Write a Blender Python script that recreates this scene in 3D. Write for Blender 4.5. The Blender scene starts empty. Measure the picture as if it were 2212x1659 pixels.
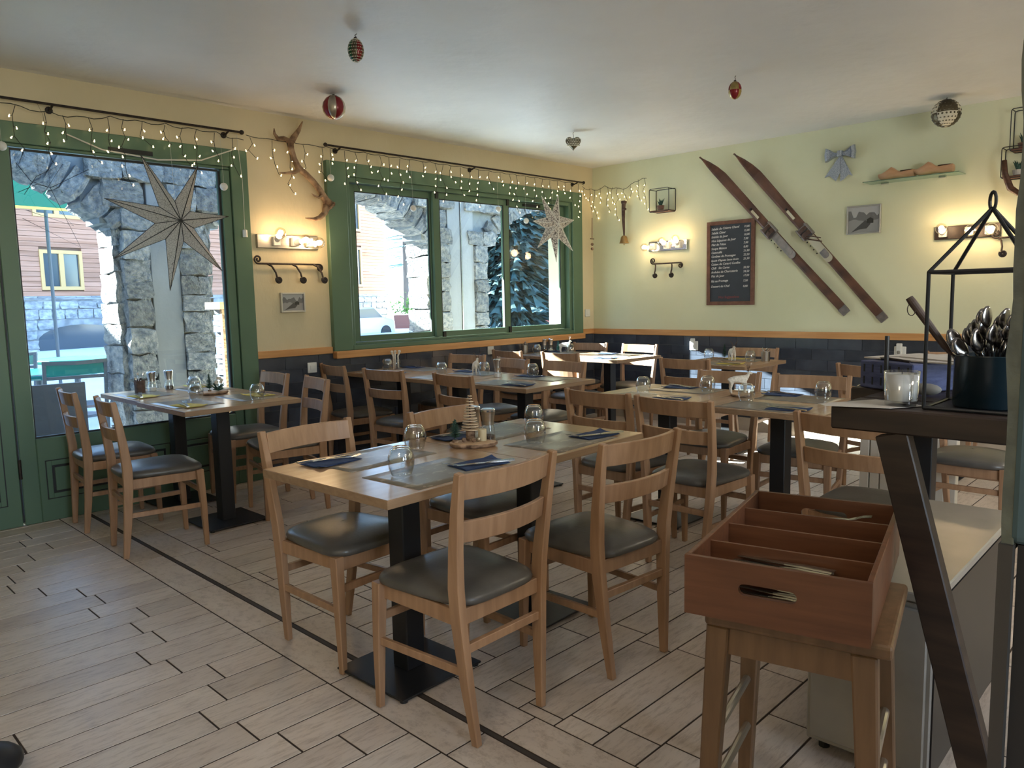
import bpy, bmesh, math, random
from mathutils import Vector, Matrix, Euler
random.seed(7)
sc = bpy.context.scene
col = sc.collection
pi = math.pi
R_ = math.radians

# ---------------------------------------------------------------- camera
cd = bpy.data.cameras.new('camera')
cam = bpy.data.objects.new('camera', cd); col.objects.link(cam)
cd.sensor_fit = 'HORIZONTAL'; cd.sensor_width = 36.0
cd.lens = 36.0 * 1648.93 / 2212.0
cd.clip_start = 0.05; cd.clip_end = 400
RM = [[0.69730456, -0.09466214, 0.7104966], [-0.71646199, -0.06276154, 0.69479724], [-0.02117913, -0.9935291, -0.11158574]]
m = Matrix(((RM[0][0], -RM[0][1], -RM[0][2], 0), (RM[1][0], -RM[1][1], -RM[1][2], 0), (RM[2][0], -RM[2][1], -RM[2][2], 1.35), (0, 0, 0, 1)))
cam.matrix_world = m
sc.camera = cam
sc.view_settings.view_transform = 'Standard'
sc.view_settings.look = 'None'
sc.view_settings.exposure = 0.62
sc.view_settings.gamma = 1.0
sc.view_settings.use_curve_mapping = False

# ---------------------------------------------------------------- world and lights
w = bpy.data.worlds.new('sky'); sc.world = w; w.use_nodes = True
wn = w.node_tree.nodes; wl = w.node_tree.links
bg = wn['Background']
sky = wn.new('ShaderNodeTexSky')
sky.sky_type = 'NISHITA'; sky.sun_disc = False
sky.sun_elevation = R_(23.2); sky.sun_rotation = R_(-21.0)
sky.air_density = 1.0; sky.dust_density = 0.6; sky.ozone_density = 1.2; sky.altitude = 1500
wl.new(sky.outputs[0], bg.inputs[0]); bg.inputs[1].default_value = 1.05

SUND = Vector((0.385, -1.0, -0.445)).normalized()
sd = bpy.data.lights.new('sun', 'SUN'); sd.energy = 75.0; sd.angle = R_(0.4); sd.color = (1.0, 0.95, 0.86)
so = bpy.data.objects.new('sun', sd); col.objects.link(so)
so.rotation_euler = SUND.to_track_quat('-Z', 'Y').to_euler()

def area(name, loc, size, energy, color, sy=None, aim=None):
    d = bpy.data.lights.new(name, 'AREA'); d.energy = energy; d.color = color; d.size = size
    if sy: d.shape = 'RECTANGLE'; d.size_y = sy
    o = bpy.data.objects.new(name, d); col.objects.link(o); o.location = loc
    if aim: o.rotation_euler = (Vector(aim) - Vector(loc)).to_track_quat('-Z', 'Y').to_euler()
    return o
# unseen fill lights added behind the camera to brighten the room
area('ceiling_fill_light', (-0.6, 0.6, 2.74), 1.2, 12, (1.0, 0.86, 0.70), 0.6)
area('ceiling_fill_light', (2.2, -1.6, 2.74), 1.2, 26, (1.0, 0.88, 0.74), 0.6)
area('ceiling_fill_light', (6.2, -1.2, 2.74), 1.2, 34, (1.0, 0.88, 0.74), 0.6)
area('rear_fill_light', (1.1, -2.58, 1.6), 2.1, 58, (0.88, 0.94, 1.0), 1.3, (3.6, 3.0, 2.6))

# ---------------------------------------------------------------- helpers
def tag(o, label=None, cat=None, group=None, kind=None):
    if label: o['label'] = label
    if cat: o['category'] = cat
    if group: o['group'] = group
    if kind: o['kind'] = kind
    return o
def empty(name, loc=(0, 0, 0), rz=0.0, label=None, cat=None, group=None, kind=None):
    o = bpy.data.objects.new(name, None); col.objects.link(o)
    o.location = loc; o.rotation_euler = (0, 0, rz); o.empty_display_size = 0.05
    return tag(o, label, cat, group, kind)
class MB:
    def __init__(s): s.v = []; s.f = []; s.m = []
    def add(s, vs, fs, mat=None):
        n = len(s.v)
        s.v += [tuple(v) for v in vs]; s.f += [tuple(i + n for i in f) for f in fs]; return s
    def box(s, a, b, rot=None, c=None):
        x0, y0, z0 = a; x1, y1, z1 = b
        vs = [(x0, y0, z0), (x1, y0, z0), (x1, y1, z0), (x0, y1, z0), (x0, y0, z1), (x1, y0, z1), (x1, y1, z1), (x0, y1, z1)]
        if rot is not None:
            cc = Vector(c) if c else Vector(((x0 + x1) / 2, (y0 + y1) / 2, (z0 + z1) / 2))
            vs = [cc + rot @ (Vector(v) - cc) for v in vs]
        return s.add(vs, [(0, 3, 2, 1), (4, 5, 6, 7), (0, 1, 5, 4), (1, 2, 6, 5), (2, 3, 7, 6), (3, 0, 4, 7)])
    def cb(s, c, d, rot=None):
        return s.box([c[i] - d[i] / 2 for i in range(3)], [c[i] + d[i] / 2 for i in range(3)], rot, c)
    def ring(s, rings, close=True, caps=True):
        k = len(rings[0]); vs = [p for r in rings for p in r]; fs = []
        for i in range(len(rings) - 1):
            for j in range(k if close else k - 1):
                a = i * k + j; b = i * k + (j + 1) % k
                fs.append((a, b, b + k, a + k))
        if caps:
            fs.append(tuple(range(k - 1, -1, -1))); fs.append(tuple((len(rings) - 1) * k + j for j in range(k)))
        return s.add(vs, fs)
    def tube(s, pts, r, n=8, caps=True):
        pts = [Vector(p) for p in pts]; rings = []
        up = None
        for i, p in enumerate(pts):
            d = (pts[min(i + 1, len(pts) - 1)] - pts[max(i - 1, 0)])
            if d.length < 1e-9: d = Vector((0, 0, 1))
            d.normalize()
            if up is None:
                up = Vector((0, 0, 1)) if abs(d.z) < 0.9 else Vector((1, 0, 0))
            a = d.cross(up)
            if a.length < 1e-6: a = d.orthogonal()
            a.normalize(); b = a.cross(d).normalized(); up = b
            rr = r[i] if isinstance(r, (list, tuple)) else r
            rings.append([p + a * math.cos(2 * pi * j / n) * rr + b * math.sin(2 * pi * j / n) * rr for j in range(n)])
        return s.ring(rings, True, caps)
    def sweep(s, pts, sizes, xdir=(1, 0, 0)):
        # rectangular section, sizes = (w along xdir, d)
        pts = [Vector(p) for p in pts]; rings = []; X = Vector(xdir)
        for i, p in enumerate(pts):
            d = (pts[min(i + 1, len(pts) - 1)] - pts[max(i - 1, 0)]).normalized()
            a = (X - d * X.dot(d)).normalized(); b = d.cross(a)
            w_, h_ = sizes[i] if isinstance(sizes, list) else sizes
            rings.append([p + a * (sx * w_ / 2) + b * (sy * h_ / 2) for sx, sy in ((-1, -1), (1, -1), (1, 1), (-1, 1))])
        return s.ring(rings)
    def lathe(s, prof, n=20, c=(0, 0, 0), caps=True):
        rings = [[(c[0] + r * math.cos(2 * pi * j / n), c[1] + r * math.sin(2 * pi * j / n), c[2] + z) for j in range(n)] for r, z in prof]
        return s.ring(rings, True, caps)
    def sphere(s, c, r, n=12, m_=8, sc_=(1, 1, 1)):
        rings = []
        for i in range(1, m_):
            t = pi * i / m_
            rings.append([(c[0] + sc_[0] * r * math.sin(t) * math.cos(2 * pi * j / n), c[1] + sc_[1] * r * math.sin(t) * math.sin(2 * pi * j / n), c[2] - sc_[2] * r * math.cos(t)) for j in range(n)])
        return s.ring(rings)
    def prism(s, poly, h0, h1, axis='z'):
        def P(a, b, h):
            return {'z': (a, b, h), 'y': (a, h, b), 'x': (h, a, b)}[axis]
        k = len(poly)
        vs = [P(a, b, h0) for a, b in poly] + [P(a, b, h1) for a, b in poly]
        fs = [tuple(range(k - 1, -1, -1)), tuple(range(k, 2 * k))] + [(i, (i + 1) % k, (i + 1) % k + k, i + k) for i in range(k)]
        return s.add(vs, fs)
    def mesh(s, name, mat, smooth=False):
        me = bpy.data.meshes.new(name); me.from_pydata(s.v, [], s.f)
        bm = bmesh.new(); bm.from_mesh(me); bmesh.ops.recalc_face_normals(bm, faces=bm.faces); bm.to_mesh(me); bm.free()
        if mat: me.materials.append(mat)
        if smooth:
            for p in me.polygons: p.use_smooth = True
        return me
    def build(s, name, mat, parent=None, smooth=False, bevel=0, seg=1, loc=None, rz=0):
        o = bpy.data.objects.new(name, s.mesh(name, mat, smooth)); col.objects.link(o)
        if parent: o.parent = parent
        if loc: o.location = loc
        if rz: o.rotation_euler = (0, 0, rz)
        if bevel:
            b = o.modifiers.new('bevel', 'BEVEL'); b.width = bevel; b.segments = seg; b.limit_method = 'ANGLE'; b.angle_limit = R_(35)
        return o
def inst(name, me, parent, loc=(0, 0, 0), rot=(0, 0, 0), scale=(1, 1, 1)):
    o = bpy.data.objects.new(name, me); col.objects.link(o); o.parent = parent
    o.location = loc; o.rotation_euler = rot; o.scale = scale; return o
def struct(o, label=None):
    o['kind'] = 'structure'
    if label: o['label'] = label
    return o
def copy_tree(o, parent=None):
    c = o.copy(); col.objects.link(c)
    if parent: c.parent = parent
    for ch in list(kids.get(o.name, [])): copy_tree(ch, c)
    return c
kids = {}
def index_kids(o):
    ch = [c for c in bpy.data.objects if c.parent == o]
    kids[o.name] = ch
    for c in ch: index_kids(c)
def rep(proto, loc, rz, label, group=None, scale=None):
    if not proto.get('_used'):
        proto['_used'] = 1; index_kids(proto); c = proto
    else:
        c = copy_tree(proto)
    c.location = loc; c.rotation_euler = (0, 0, rz)
    if scale: c.scale = scale
    c['label'] = label
    if group: c['group'] = group
    return c

# ---------------------------------------------------------------- materials
def mat(name, color=(0.8, 0.8, 0.8), rough=0.5, metal=0.0, spec=None, trans=0, emis=None, es=0, alpha=None):
    m_ = bpy.data.materials.new(name); m_.use_nodes = True
    b = m_.node_tree.nodes['Principled BSDF']
    b.inputs['Base Color'].default_value = (*color, 1); b.inputs['Roughness'].default_value = rough
    b.inputs['Metallic'].default_value = metal
    if spec is not None: b.inputs['Specular IOR Level'].default_value = spec
    if trans: b.inputs['Transmission Weight'].default_value = trans
    if emis: b.inputs['Emission Color'].default_value = (*emis, 1); b.inputs['Emission Strength'].default_value = es
    return m_
def nodes(m_): return m_.node_tree.nodes, m_.node_tree.links, m_.node_tree.nodes['Principled BSDF']
def noisy(name, c1, c2, scale=(5, 5, 5), rough=0.5, bump=0.0, bscale=None, detail=4, metal=0, obj_rand=0.0, coord='Object', rough2=None, spec=None, bdist=0.002, ramp=(0.35, 0.65)):
    m_ = mat(name, c1, rough, metal, spec); n, l, b = nodes(m_)
    tc = n.new('ShaderNodeTexCoord'); mp = n.new('ShaderNodeMapping'); mp.inputs['Scale'].default_value = scale
    l.new(tc.outputs[coord], mp.inputs[0])
    vec = mp.outputs[0]
    if obj_rand:
        oi = n.new('ShaderNodeObjectInfo'); ml = n.new('ShaderNodeMath'); ml.operation = 'MULTIPLY'; ml.inputs[1].default_value = 37.0
        l.new(oi.outputs['Random'], ml.inputs[0]); va = n.new('ShaderNodeVectorMath'); va.operation = 'ADD'
        l.new(mp.outputs[0], va.inputs[0]); l.new(ml.outputs[0], va.inputs[1]); vec = va.outputs[0]
    no = n.new('ShaderNodeTexNoise'); no.inputs['Scale'].default_value = 1.0; no.inputs['Detail'].default_value = detail
    l.new(vec, no.inputs['Vector'])
    cr = n.new('ShaderNodeValToRGB'); cr.color_ramp.elements[0].color = (*c1, 1); cr.color_ramp.elements[1].color = (*c2, 1)
    cr.color_ramp.elements[0].position = ramp[0]; cr.color_ramp.elements[1].position = ramp[1]
    l.new(no.outputs['Fac'], cr.inputs[0])
    out = cr.outputs[0]
    if obj_rand:
        hs = n.new('ShaderNodeHueSaturation'); mr = n.new('ShaderNodeMapRange')
        mr.inputs['To Min'].default_value = 1 - obj_rand; mr.inputs['To Max'].default_value = 1 + obj_rand
        l.new(oi.outputs['Random'], mr.inputs[0]); l.new(mr.outputs[0], hs.inputs['Value']); l.new(out, hs.inputs['Color']); out = hs.outputs[0]
    l.new(out, b.inputs['Base Color'])
    if rough2 is not None:
        mr2 = n.new('ShaderNodeMapRange'); mr2.inputs['To Min'].default_value = rough; mr2.inputs['To Max'].default_value = rough2
        l.new(no.outputs['Fac'], mr2.inputs[0]); l.new(mr2.outputs[0], b.inputs['Roughness'])
    if bump:
        n2 = n.new('ShaderNodeTexNoise'); n2.inputs['Scale'].default_value = 1.0; n2.inputs['Detail'].default_value = 5
        mp2 = n.new('ShaderNodeMapping'); bs = bscale or scale; mp2.inputs['Scale'].default_value = bs
        l.new(tc.outputs[coord], mp2.inputs[0]); l.new(mp2.outputs[0], n2.inputs['Vector'])
        bu = n.new('ShaderNodeBump'); bu.inputs['Strength'].default_value = bump; bu.inputs['Distance'].default_value = bdist
        l.new(n2.outputs['Fac'], bu.inputs['Height']); l.new(bu.outputs[0], b.inputs['Normal'])
    return m_
M = {}
M['beech'] = noisy('beech', (0.300, 0.170, 0.094), (0.385, 0.228, 0.131), (40, 40, 3), 0.42, 0.1, obj_rand=0.04)
M['tabletop'] = noisy('tabletop', (0.42, 0.265, 0.155), (0.50, 0.33, 0.20), (3, 30, 30), 0.21, 0.05, obj_rand=0.03)
M['edge'] = noisy('edge', (0.24, 0.15, 0.085), (0.31, 0.20, 0.12), (3, 30, 60), 0.45)
M['leather'] = noisy('leather', (0.075, 0.070, 0.062), (0.105, 0.098, 0.088), (9, 9, 9), 0.30, 0.35, (70, 70, 70), rough2=0.42, bdist=0.0015)
M['black'] = mat('black_metal', (0.018, 0.019, 0.022), 0.42, 0.3)
M['blackiron'] = noisy('wrought_iron', (0.02, 0.016, 0.015), (0.05, 0.035, 0.03), (60, 60, 60), 0.5, 0.2, metal=0.5)
M['green'] = noisy('green_paint', (0.085, 0.152, 0.095), (0.098, 0.172, 0.108), (2, 2, 2), 0.42, 0.04, (60, 60, 60))
M['gasket'] = mat('gasket', (0.01, 0.012, 0.012), 0.5)
M['wallL'] = noisy('plaster_ochre', (0.60, 0.52, 0.34), (0.67, 0.585, 0.40), (1.2, 1.2, 1.2), 0.75, 0.55, (11, 11, 6), bdist=0.012)
M['wallR'] = noisy('plaster_pale_green', (0.63, 0.64, 0.44), (0.69, 0.70, 0.50), (1.0, 1.0, 1.0), 0.7, 0.5, (11, 11, 6), bdist=0.010)
M['ceil'] = noisy('ceiling_plaster', (0.66, 0.665, 0.67), (0.74, 0.745, 0.75), (1.0, 1.0, 1.0), 0.55, 0.6, (7, 9, 5), bdist=0.012)
M['pine'] = noisy('pine_trim', (0.50, 0.24, 0.085), (0.60, 0.31, 0.12), (3, 3, 40), 0.4)
M['darktile'] = noisy('slate_tile', (0.036, 0.043, 0.060), (0.056, 0.065, 0.086), (6, 6, 6), 0.26, 0.15, (25, 25, 25), obj_rand=0.15)
M['grout_dark'] = mat('grout_dark', (0.09, 0.09, 0.095), 0.8)
M['basetile'] = noisy('skirting_tile', (0.40, 0.33, 0.26), (0.52, 0.45, 0.36), (4, 4, 4), 0.4)
M['grout'] = noisy('grout_brown', (0.030, 0.018, 0.012), (0.045, 0.028, 0.02), (9, 9, 9), 0.85)
M['joint'] = mat('expansion_joint', (0.05, 0.04, 0.035), 0.7)
M['steel'] = mat('steel', (0.55, 0.54, 0.52), 0.22, 1.0)
M['brushed'] = noisy('brushed_steel', (0.42, 0.38, 0.34), (0.50, 0.46, 0.41), (4, 4, 90), 0.32, metal=1.0)
M['chrome'] = mat('chrome', (0.75, 0.75, 0.76), 0.12, 1.0)
M['white'] = mat('white_plastic', (0.72, 0.72, 0.69), 0.4)
M['white_paint'] = noisy('white_enamel', (0.27, 0.25, 0.215), (0.34, 0.315, 0.275), (5, 5, 5), 0.28, 0.05, (30, 30, 30))
M['navy'] = noisy('navy_napkin', (0.018, 0.040, 0.115), (0.026, 0.055, 0.145), (30, 30, 30), 0.85, 0.2, (120, 120, 120), obj_rand=0.1)
M['yellow'] = noisy('yellow_napkin', (0.62, 0.50, 0.10), (0.70, 0.58, 0.15), (30, 30, 30), 0.85, 0.2, (120, 120, 120))
M['wax'] = mat('wax', (0.62, 0.54, 0.36), 0.45)
M['pepper'] = noisy('peppercorns', (0.015, 0.01, 0.008), (0.10, 0.06, 0.04), (150, 150, 150), 0.7)
M['salt'] = noisy('salt', (0.6, 0.58, 0.52), (0.8, 0.78, 0.72), (150, 150, 150), 0.7)
M['bark'] = noisy('bark', (0.09, 0.05, 0.03), (0.40, 0.27, 0.18), (30, 30, 60), 0.85, 0.5, (60, 60, 60), bdist=0.004)
M['slice'] = noisy('cut_wood', (0.52, 0.33, 0.18), (0.62, 0.43, 0.27), (20, 20, 20), 0.6)
M['ply'] = noisy('pale_ply', (0.60, 0.46, 0.31), (0.68, 0.54, 0.38), (20, 20, 20), 0.55)
M['fir'] = noisy('brush_fir', (0.015, 0.05, 0.035), (0.05, 0.11, 0.08), (60, 60, 60), 0.8)
M['teal'] = noisy('teal_fir', (0.05, 0.28, 0.26), (0.12, 0.42, 0.40), (60, 60, 60), 0.6)
M['fur'] = noisy('white_fur', (0.55, 0.50, 0.42), (0.75, 0.70, 0.62), (90, 90, 90), 0.9, 0.6, (160, 160, 160), bdist=0.003)
M['twig'] = mat('twig', (0.10, 0.055, 0.03), 0.7)
M['walnut'] = noisy('walnut_stain', (0.055, 0.022, 0.012), (0.10, 0.042, 0.022), (4, 4, 50), 0.4, 0.1, obj_rand=0.0)
M['shelfwood'] = noisy('dark_plank', (0.018, 0.011, 0.009), (0.042, 0.025, 0.018), (30, 3, 30), 0.5, 0.15)
M['ski'] = noisy('old_ski_wood', (0.050, 0.022, 0.016), (0.155, 0.070, 0.042), (30, 5, 5), 0.33, 0.2, (60, 60, 60), rough2=0.5)
M['leatherstrap'] = noisy('old_leather', (0.05, 0.025, 0.018), (0.10, 0.055, 0.04), (40, 40, 40), 0.6, 0.3)
M['plate'] = noisy('worn_metal', (0.17, 0.16, 0.17), (0.28, 0.25, 0.25), (20, 20, 20), 0.35, metal=0.6)
M['clog'] = noisy('clog_wood', (0.50, 0.27, 0.14), (0.60, 0.36, 0.21), (5, 30, 30), 0.5)
M['antler'] = noisy('antler_bone', (0.14, 0.075, 0.04), (0.42, 0.27, 0.16), (18, 18, 18), 0.5, 0.5, (80, 80, 80), bdist=0.004)
M['bell'] = noisy('bell_bronze', (0.30, 0.19, 0.08), (0.42, 0.28, 0.13), (20, 20, 20), 0.4, metal=0.7)
M['glitter'] = noisy('silver_glitter', (0.22, 0.26, 0.33), (0.50, 0.55, 0.62), (160, 160, 160), 0.4, 0.5, (200, 200, 200), metal=0.5)
M['shelfglass'] = mat('shelf_glass', (0.35, 0.6, 0.5), 0.05, trans=0.8)
M['board'] = noisy('chalkboard', (0.035, 0.045, 0.062), (0.045, 0.057, 0.075), (4, 4, 4), 0.7)
M['chalk'] = mat('chalk', (0.62, 0.62, 0.62), 0.9)
M['chalkred'] = mat('chalk_red', (0.22, 0.06, 0.06), 0.9)
M['boardwood'] = noisy('board_frame', (0.13, 0.055, 0.035), (0.19, 0.085, 0.055), (20, 20, 20), 0.5)
M['silverframe'] = mat('silver_frame', (0.50, 0.50, 0.50), 0.3, 0.8)
M['red'] = mat('red_enamel', (0.22, 0.012, 0.018), 0.25, 0.2)
M['darkgreen'] = mat('green_enamel', (0.012, 0.09, 0.03), 0.25, 0.2)
M['gold'] = noisy('old_gold', (0.30, 0.22, 0.08), (0.50, 0.38, 0.16), (25, 25, 25), 0.3, metal=0.9)
M['champagne'] = mat('champagne', (0.50, 0.45, 0.36), 0.28, 0.8)
M['bronzehole'] = mat('dark_bronze', (0.10, 0.085, 0.055), 0.35, 0.8)
M['cream'] = mat('cream_dot', (0.62, 0.58, 0.46), 0.5)
M['wirecable'] = mat('garland_cable', (0.018, 0.022, 0.018), 0.5)
M['whitecord'] = mat('white_cord', (0.6, 0.58, 0.52), 0.6)
M['ledbulb'] = mat('led_bulb', (1, 0.85, 0.55), 0.3, emis=(1.0, 0.74, 0.36), es=5)
M['filament'] = mat('lamp_filament', (1, 0.9, 0.7), 0.3, emis=(1.0, 0.74, 0.46), es=26)
M['opal'] = mat('candle_glass', (0.60, 0.58, 0.56), 0.15)
M['bluebox'] = noisy('blue_embossed', (0.03, 0.04, 0.11), (0.07, 0.085, 0.19), (15, 15, 60), 0.5, 0.6, (20, 20, 90), bdist=0.004)
M['paper'] = noisy('paper', (0.50, 0.46, 0.42), (0.56, 0.52, 0.47), (10, 10, 10), 0.8)
M['pot'] = mat('dark_enamel_pot', (0.008, 0.018, 0.026), 0.22, 0.1)
M['spoonsteel'] = mat('spoon_steel', (0.27, 0.26, 0.26), 0.24, 1.0)
M['handle'] = noisy('dark_handle', (0.035, 0.02, 0.016), (0.06, 0.035, 0.028), (9, 9, 40), 0.5)
M['tray'] = noisy('tray_wood', (0.105, 0.038, 0.016), (0.15, 0.058, 0.026), (4, 50, 50), 0.42, 0.08)
M['stool'] = noisy('stool_wood', (0.125, 0.068, 0.032), (0.175, 0.098, 0.048), (40, 40, 4), 0.42, 0.08)
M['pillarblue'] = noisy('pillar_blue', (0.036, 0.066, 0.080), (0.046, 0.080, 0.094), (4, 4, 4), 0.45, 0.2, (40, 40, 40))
M['pillargreen'] = noisy('pillar_plaster', (0.055, 0.058, 0.046), (0.09, 0.095, 0.072), (14, 14, 14), 0.8, 0.6, (40, 40, 40), bdist=0.006)
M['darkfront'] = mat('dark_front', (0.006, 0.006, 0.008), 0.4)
M['greymetal'] = mat('grey_trim', (0.045, 0.04, 0.036), 0.45, 0.3)
M['radiator'] = mat('radiator', (0.60, 0.56, 0.48), 0.4)
# outside
M['snow'] = noisy('snow', (0.80, 0.84, 0.90), (0.90, 0.93, 0.97), (0.3, 0.3, 0.3), 0.8, 0.2, (2, 2, 2), bdist=0.05)
M['paving'] = noisy('terrace_paving', (0.42, 0.46, 0.50), (0.55, 0.58, 0.62), (1, 1, 1), 0.7)
M['stone'] = noisy('rubble_stone', (0.085, 0.095, 0.105), (0.30, 0.28, 0.245), (5, 5, 5), 0.85, 0.9, (12, 12, 12), obj_rand=0.30, bdist=0.05, ramp=(0.3, 0.7))
M['mortar'] = noisy('mortar', (0.13, 0.14, 0.145), (0.19, 0.20, 0.20), (7, 7, 7), 0.9, 0.5, (20, 20, 20), bdist=0.03)
M['concrete'] = noisy('concrete', (0.17, 0.172, 0.172), (0.235, 0.235, 0.232), (3, 3, 1), 0.85, 0.3, (25, 25, 25), bdist=0.01)
M['palestone'] = noisy('pale_rubble', (0.19, 0.20, 0.22), (0.38, 0.39, 0.40), (3, 3, 3), 0.9, 0.4, (8, 8, 8), obj_rand=0.20, bdist=0.03)
M['larch'] = noisy('larch_cladding', (0.34, 0.155, 0.095), (0.46, 0.235, 0.16), (0.6, 0.6, 14), 0.8, obj_rand=0.13)
M['larchgap'] = mat('cladding_gap', (0.16, 0.09, 0.07), 0.9)
M['oak'] = mat('window_oak', (0.55, 0.33, 0.13), 0.5)
M['pane'] = mat('far_pane', (0.05, 0.07, 0.09), 0.08)
M['awning'] = mat('awning_green', (0.0, 0.13, 0.075), 0.7)
M['awningy'] = mat('awning_yellow', (0.75, 0.62, 0.10), 0.7)
M['greentable'] = mat('green_table', (0.01, 0.28, 0.16), 0.3)
M['tealtable'] = mat('teal_table', (0.01, 0.16, 0.15), 0.2)
M['greychair'] = mat('grey_chair', (0.06, 0.075, 0.095), 0.5)
M['greyboard'] = mat('grey_board', (0.15, 0.14, 0.17), 0.6)
M['lilac'] = mat('lilac_plastic', (0.32, 0.25, 0.48), 0.4)
M['palechair'] = mat('pale_chair', (0.62, 0.60, 0.62), 0.5)
M['conifer'] = noisy('conifer_needles', (0.028, 0.075, 0.072), (0.075, 0.14, 0.13), (3, 3, 3), 0.85)
M['trunk'] = noisy('trunk', (0.025, 0.022, 0.022), (0.05, 0.042, 0.04), (6, 6, 1), 0.9)
M['hedge'] = noisy('hedge', (0.06, 0.20, 0.03), (0.16, 0.34, 0.06), (12, 12, 12), 0.9)
M['planter'] = mat('planter', (0.30, 0.12, 0.09), 0.8)
M['redwood'] = mat('red_fence', (0.42, 0.12, 0.08), 0.7)
M['car'] = mat('car_paint', (0.60, 0.65, 0.66), 0.2, 0.2)
M['stucco'] = mat('stucco', (0.72, 0.66, 0.55), 0.8)
M['slate'] = noisy('slate_stack', (0.10, 0.11, 0.12), (0.26, 0.27, 0.28), (9, 9, 9), 0.8, obj_rand=0.25)
M['shutter'] = mat('shutter_teal', (0.25, 0.45, 0.35), 0.6)

def glass_mat(name, tint, refl=0.6):
    m_ = bpy.data.materials.new(name); m_.use_nodes = True; n = m_.node_tree.nodes; l = m_.node_tree.links
    n.remove(n['Principled BSDF']); out = n['Material Output']
    tr = n.new('ShaderNodeBsdfTransparent'); tr.inputs[0].default_value = (*tint, 1)
    gl = n.new('ShaderNodeBsdfGlossy'); gl.inputs['Roughness'].default_value = 0.0
    fr = n.new('ShaderNodeFresnel'); fr.inputs[0].default_value = 1.5
    mu = n.new('ShaderNodeMath'); mu.operation = 'MULTIPLY'; mu.inputs[1].default_value = refl
    mx = n.new('ShaderNodeMixShader')
    ge = n.new('ShaderNodeNewGeometry'); ib = n.new('ShaderNodeMath'); ib.operation = 'SUBTRACT'; ib.inputs[0].default_value = 1.0; l.new(ge.outputs['Backfacing'], ib.inputs[1])
    m2 = n.new('ShaderNodeMath'); m2.operation = 'MULTIPLY'; m2.use_clamp = True
    l.new(fr.outputs[0], mu.inputs[0]); l.new(mu.outputs[0], m2.inputs[0]); l.new(ib.outputs[0], m2.inputs[1]); l.new(m2.outputs[0], mx.inputs[0]); l.new(tr.outputs[0], mx.inputs[1]); l.new(gl.outputs[0], mx.inputs[2]); l.new(mx.outputs[0], out.inputs[0])
    return m_
M['windowglass'] = glass_mat('window_glass', (0.84, 0.93, 0.97), 1.4)
M['thinglass'] = glass_mat('tumbler_glass', (0.93, 0.95, 0.96), 3.2)
M['bulbglass'] = glass_mat('bulb_glass', (0.96, 0.90, 0.82), 4.0)

# floor tile material: pale limed wood print with faint worn stencil marks
def floor_mat(name, sx, sy):
    m_ = mat(name, (0.4, 0.35, 0.3), 0.38); n, l, b = nodes(m_)
    tc = n.new('ShaderNodeTexCoord'); oi = n.new('ShaderNodeObjectInfo')
    ml = n.new('ShaderNodeMath'); ml.operation = 'MULTIPLY'; ml.inputs[1].default_value = 51.0; l.new(oi.outputs['Random'], ml.inputs[0])
    va = n.new('ShaderNodeVectorMath'); va.operation = 'ADD'; l.new(tc.outputs['Object'], va.inputs[0]); l.new(ml.outputs[0], va.inputs[1])
    def noise(scale, detail=5, rough=0.6):
        mp = n.new('ShaderNodeMapping'); mp.inputs['Scale'].default_value = scale; l.new(va.outputs[0], mp.inputs[0])
        no = n.new('ShaderNodeTexNoise'); no.inputs['Scale'].default_value = 1; no.inputs['Detail'].default_value = detail; no.inputs['Roughness'].default_value = rough
        l.new(mp.outputs[0], no.inputs['Vector']); return no.outputs['Fac']
    big = noise((3 * sx, 3 * sy, 3), 3); fine = noise((34 * sx, 62 * sy, 5), 7, 0.78)
    cr = n.new('ShaderNodeValToRGB'); e = cr.color_ramp.elements
    e[0].position = 0.3; e[0].color = (0.53, 0.435, 0.365, 1); e[1].position = 0.7; e[1].color = (0.66, 0.575, 0.50, 1)
    l.new(big, cr.inputs[0])
    mx = n.new('ShaderNodeMix'); mx.data_type = 'RGBA'; mx.blend_type = 'MULTIPLY'
    cr2 = n.new('ShaderNodeValToRGB'); e = cr2.color_ramp.elements
    e[0].position = 0.36; e[0].color = (0.62, 0.58, 0.55, 1); e[1].position = 0.52; e[1].color = (1, 1, 1, 1)
    l.new(fine, cr2.inputs[0]); mx.inputs[0].default_value = 0.75
    l.new(cr.outputs[0], mx.inputs[6]); l.new(cr2.outputs[0], mx.inputs[7])
    hs = n.new('ShaderNodeHueSaturation'); mr = n.new('ShaderNodeMapRange'); mr.inputs['To Min'].default_value = 0.90; mr.inputs['To Max'].default_value = 1.08
    l.new(oi.outputs['Random'], mr.inputs[0]); l.new(mr.outputs[0], hs.inputs['Value']); l.new(mx.outputs[2], hs.inputs['Color'])
    l.new(hs.outputs[0], b.inputs['Base Color'])
    mr3 = n.new('ShaderNodeMapRange'); mr3.inputs['To Min'].default_value = 0.28; mr3.inputs['To Max'].default_value = 0.5; l.new(fine, mr3.inputs[0]); l.new(mr3.outputs[0], b.inputs['Roughness'])
    bu = n.new('ShaderNodeBump'); bu.inputs['Strength'].default_value = 0.25; bu.inputs['Distance'].default_value = 0.002
    l.new(fine, bu.inputs['Height']); l.new(bu.outputs[0], b.inputs['Normal'])
    return m_
M['tileX'] = floor_mat('limed_plank_tile', 0.35, 1.0)
M['tileY'] = floor_mat('limed_border_tile', 1.0, 0.35)

YW, XW, CE = 5.473, 6.963, 2.783

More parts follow.
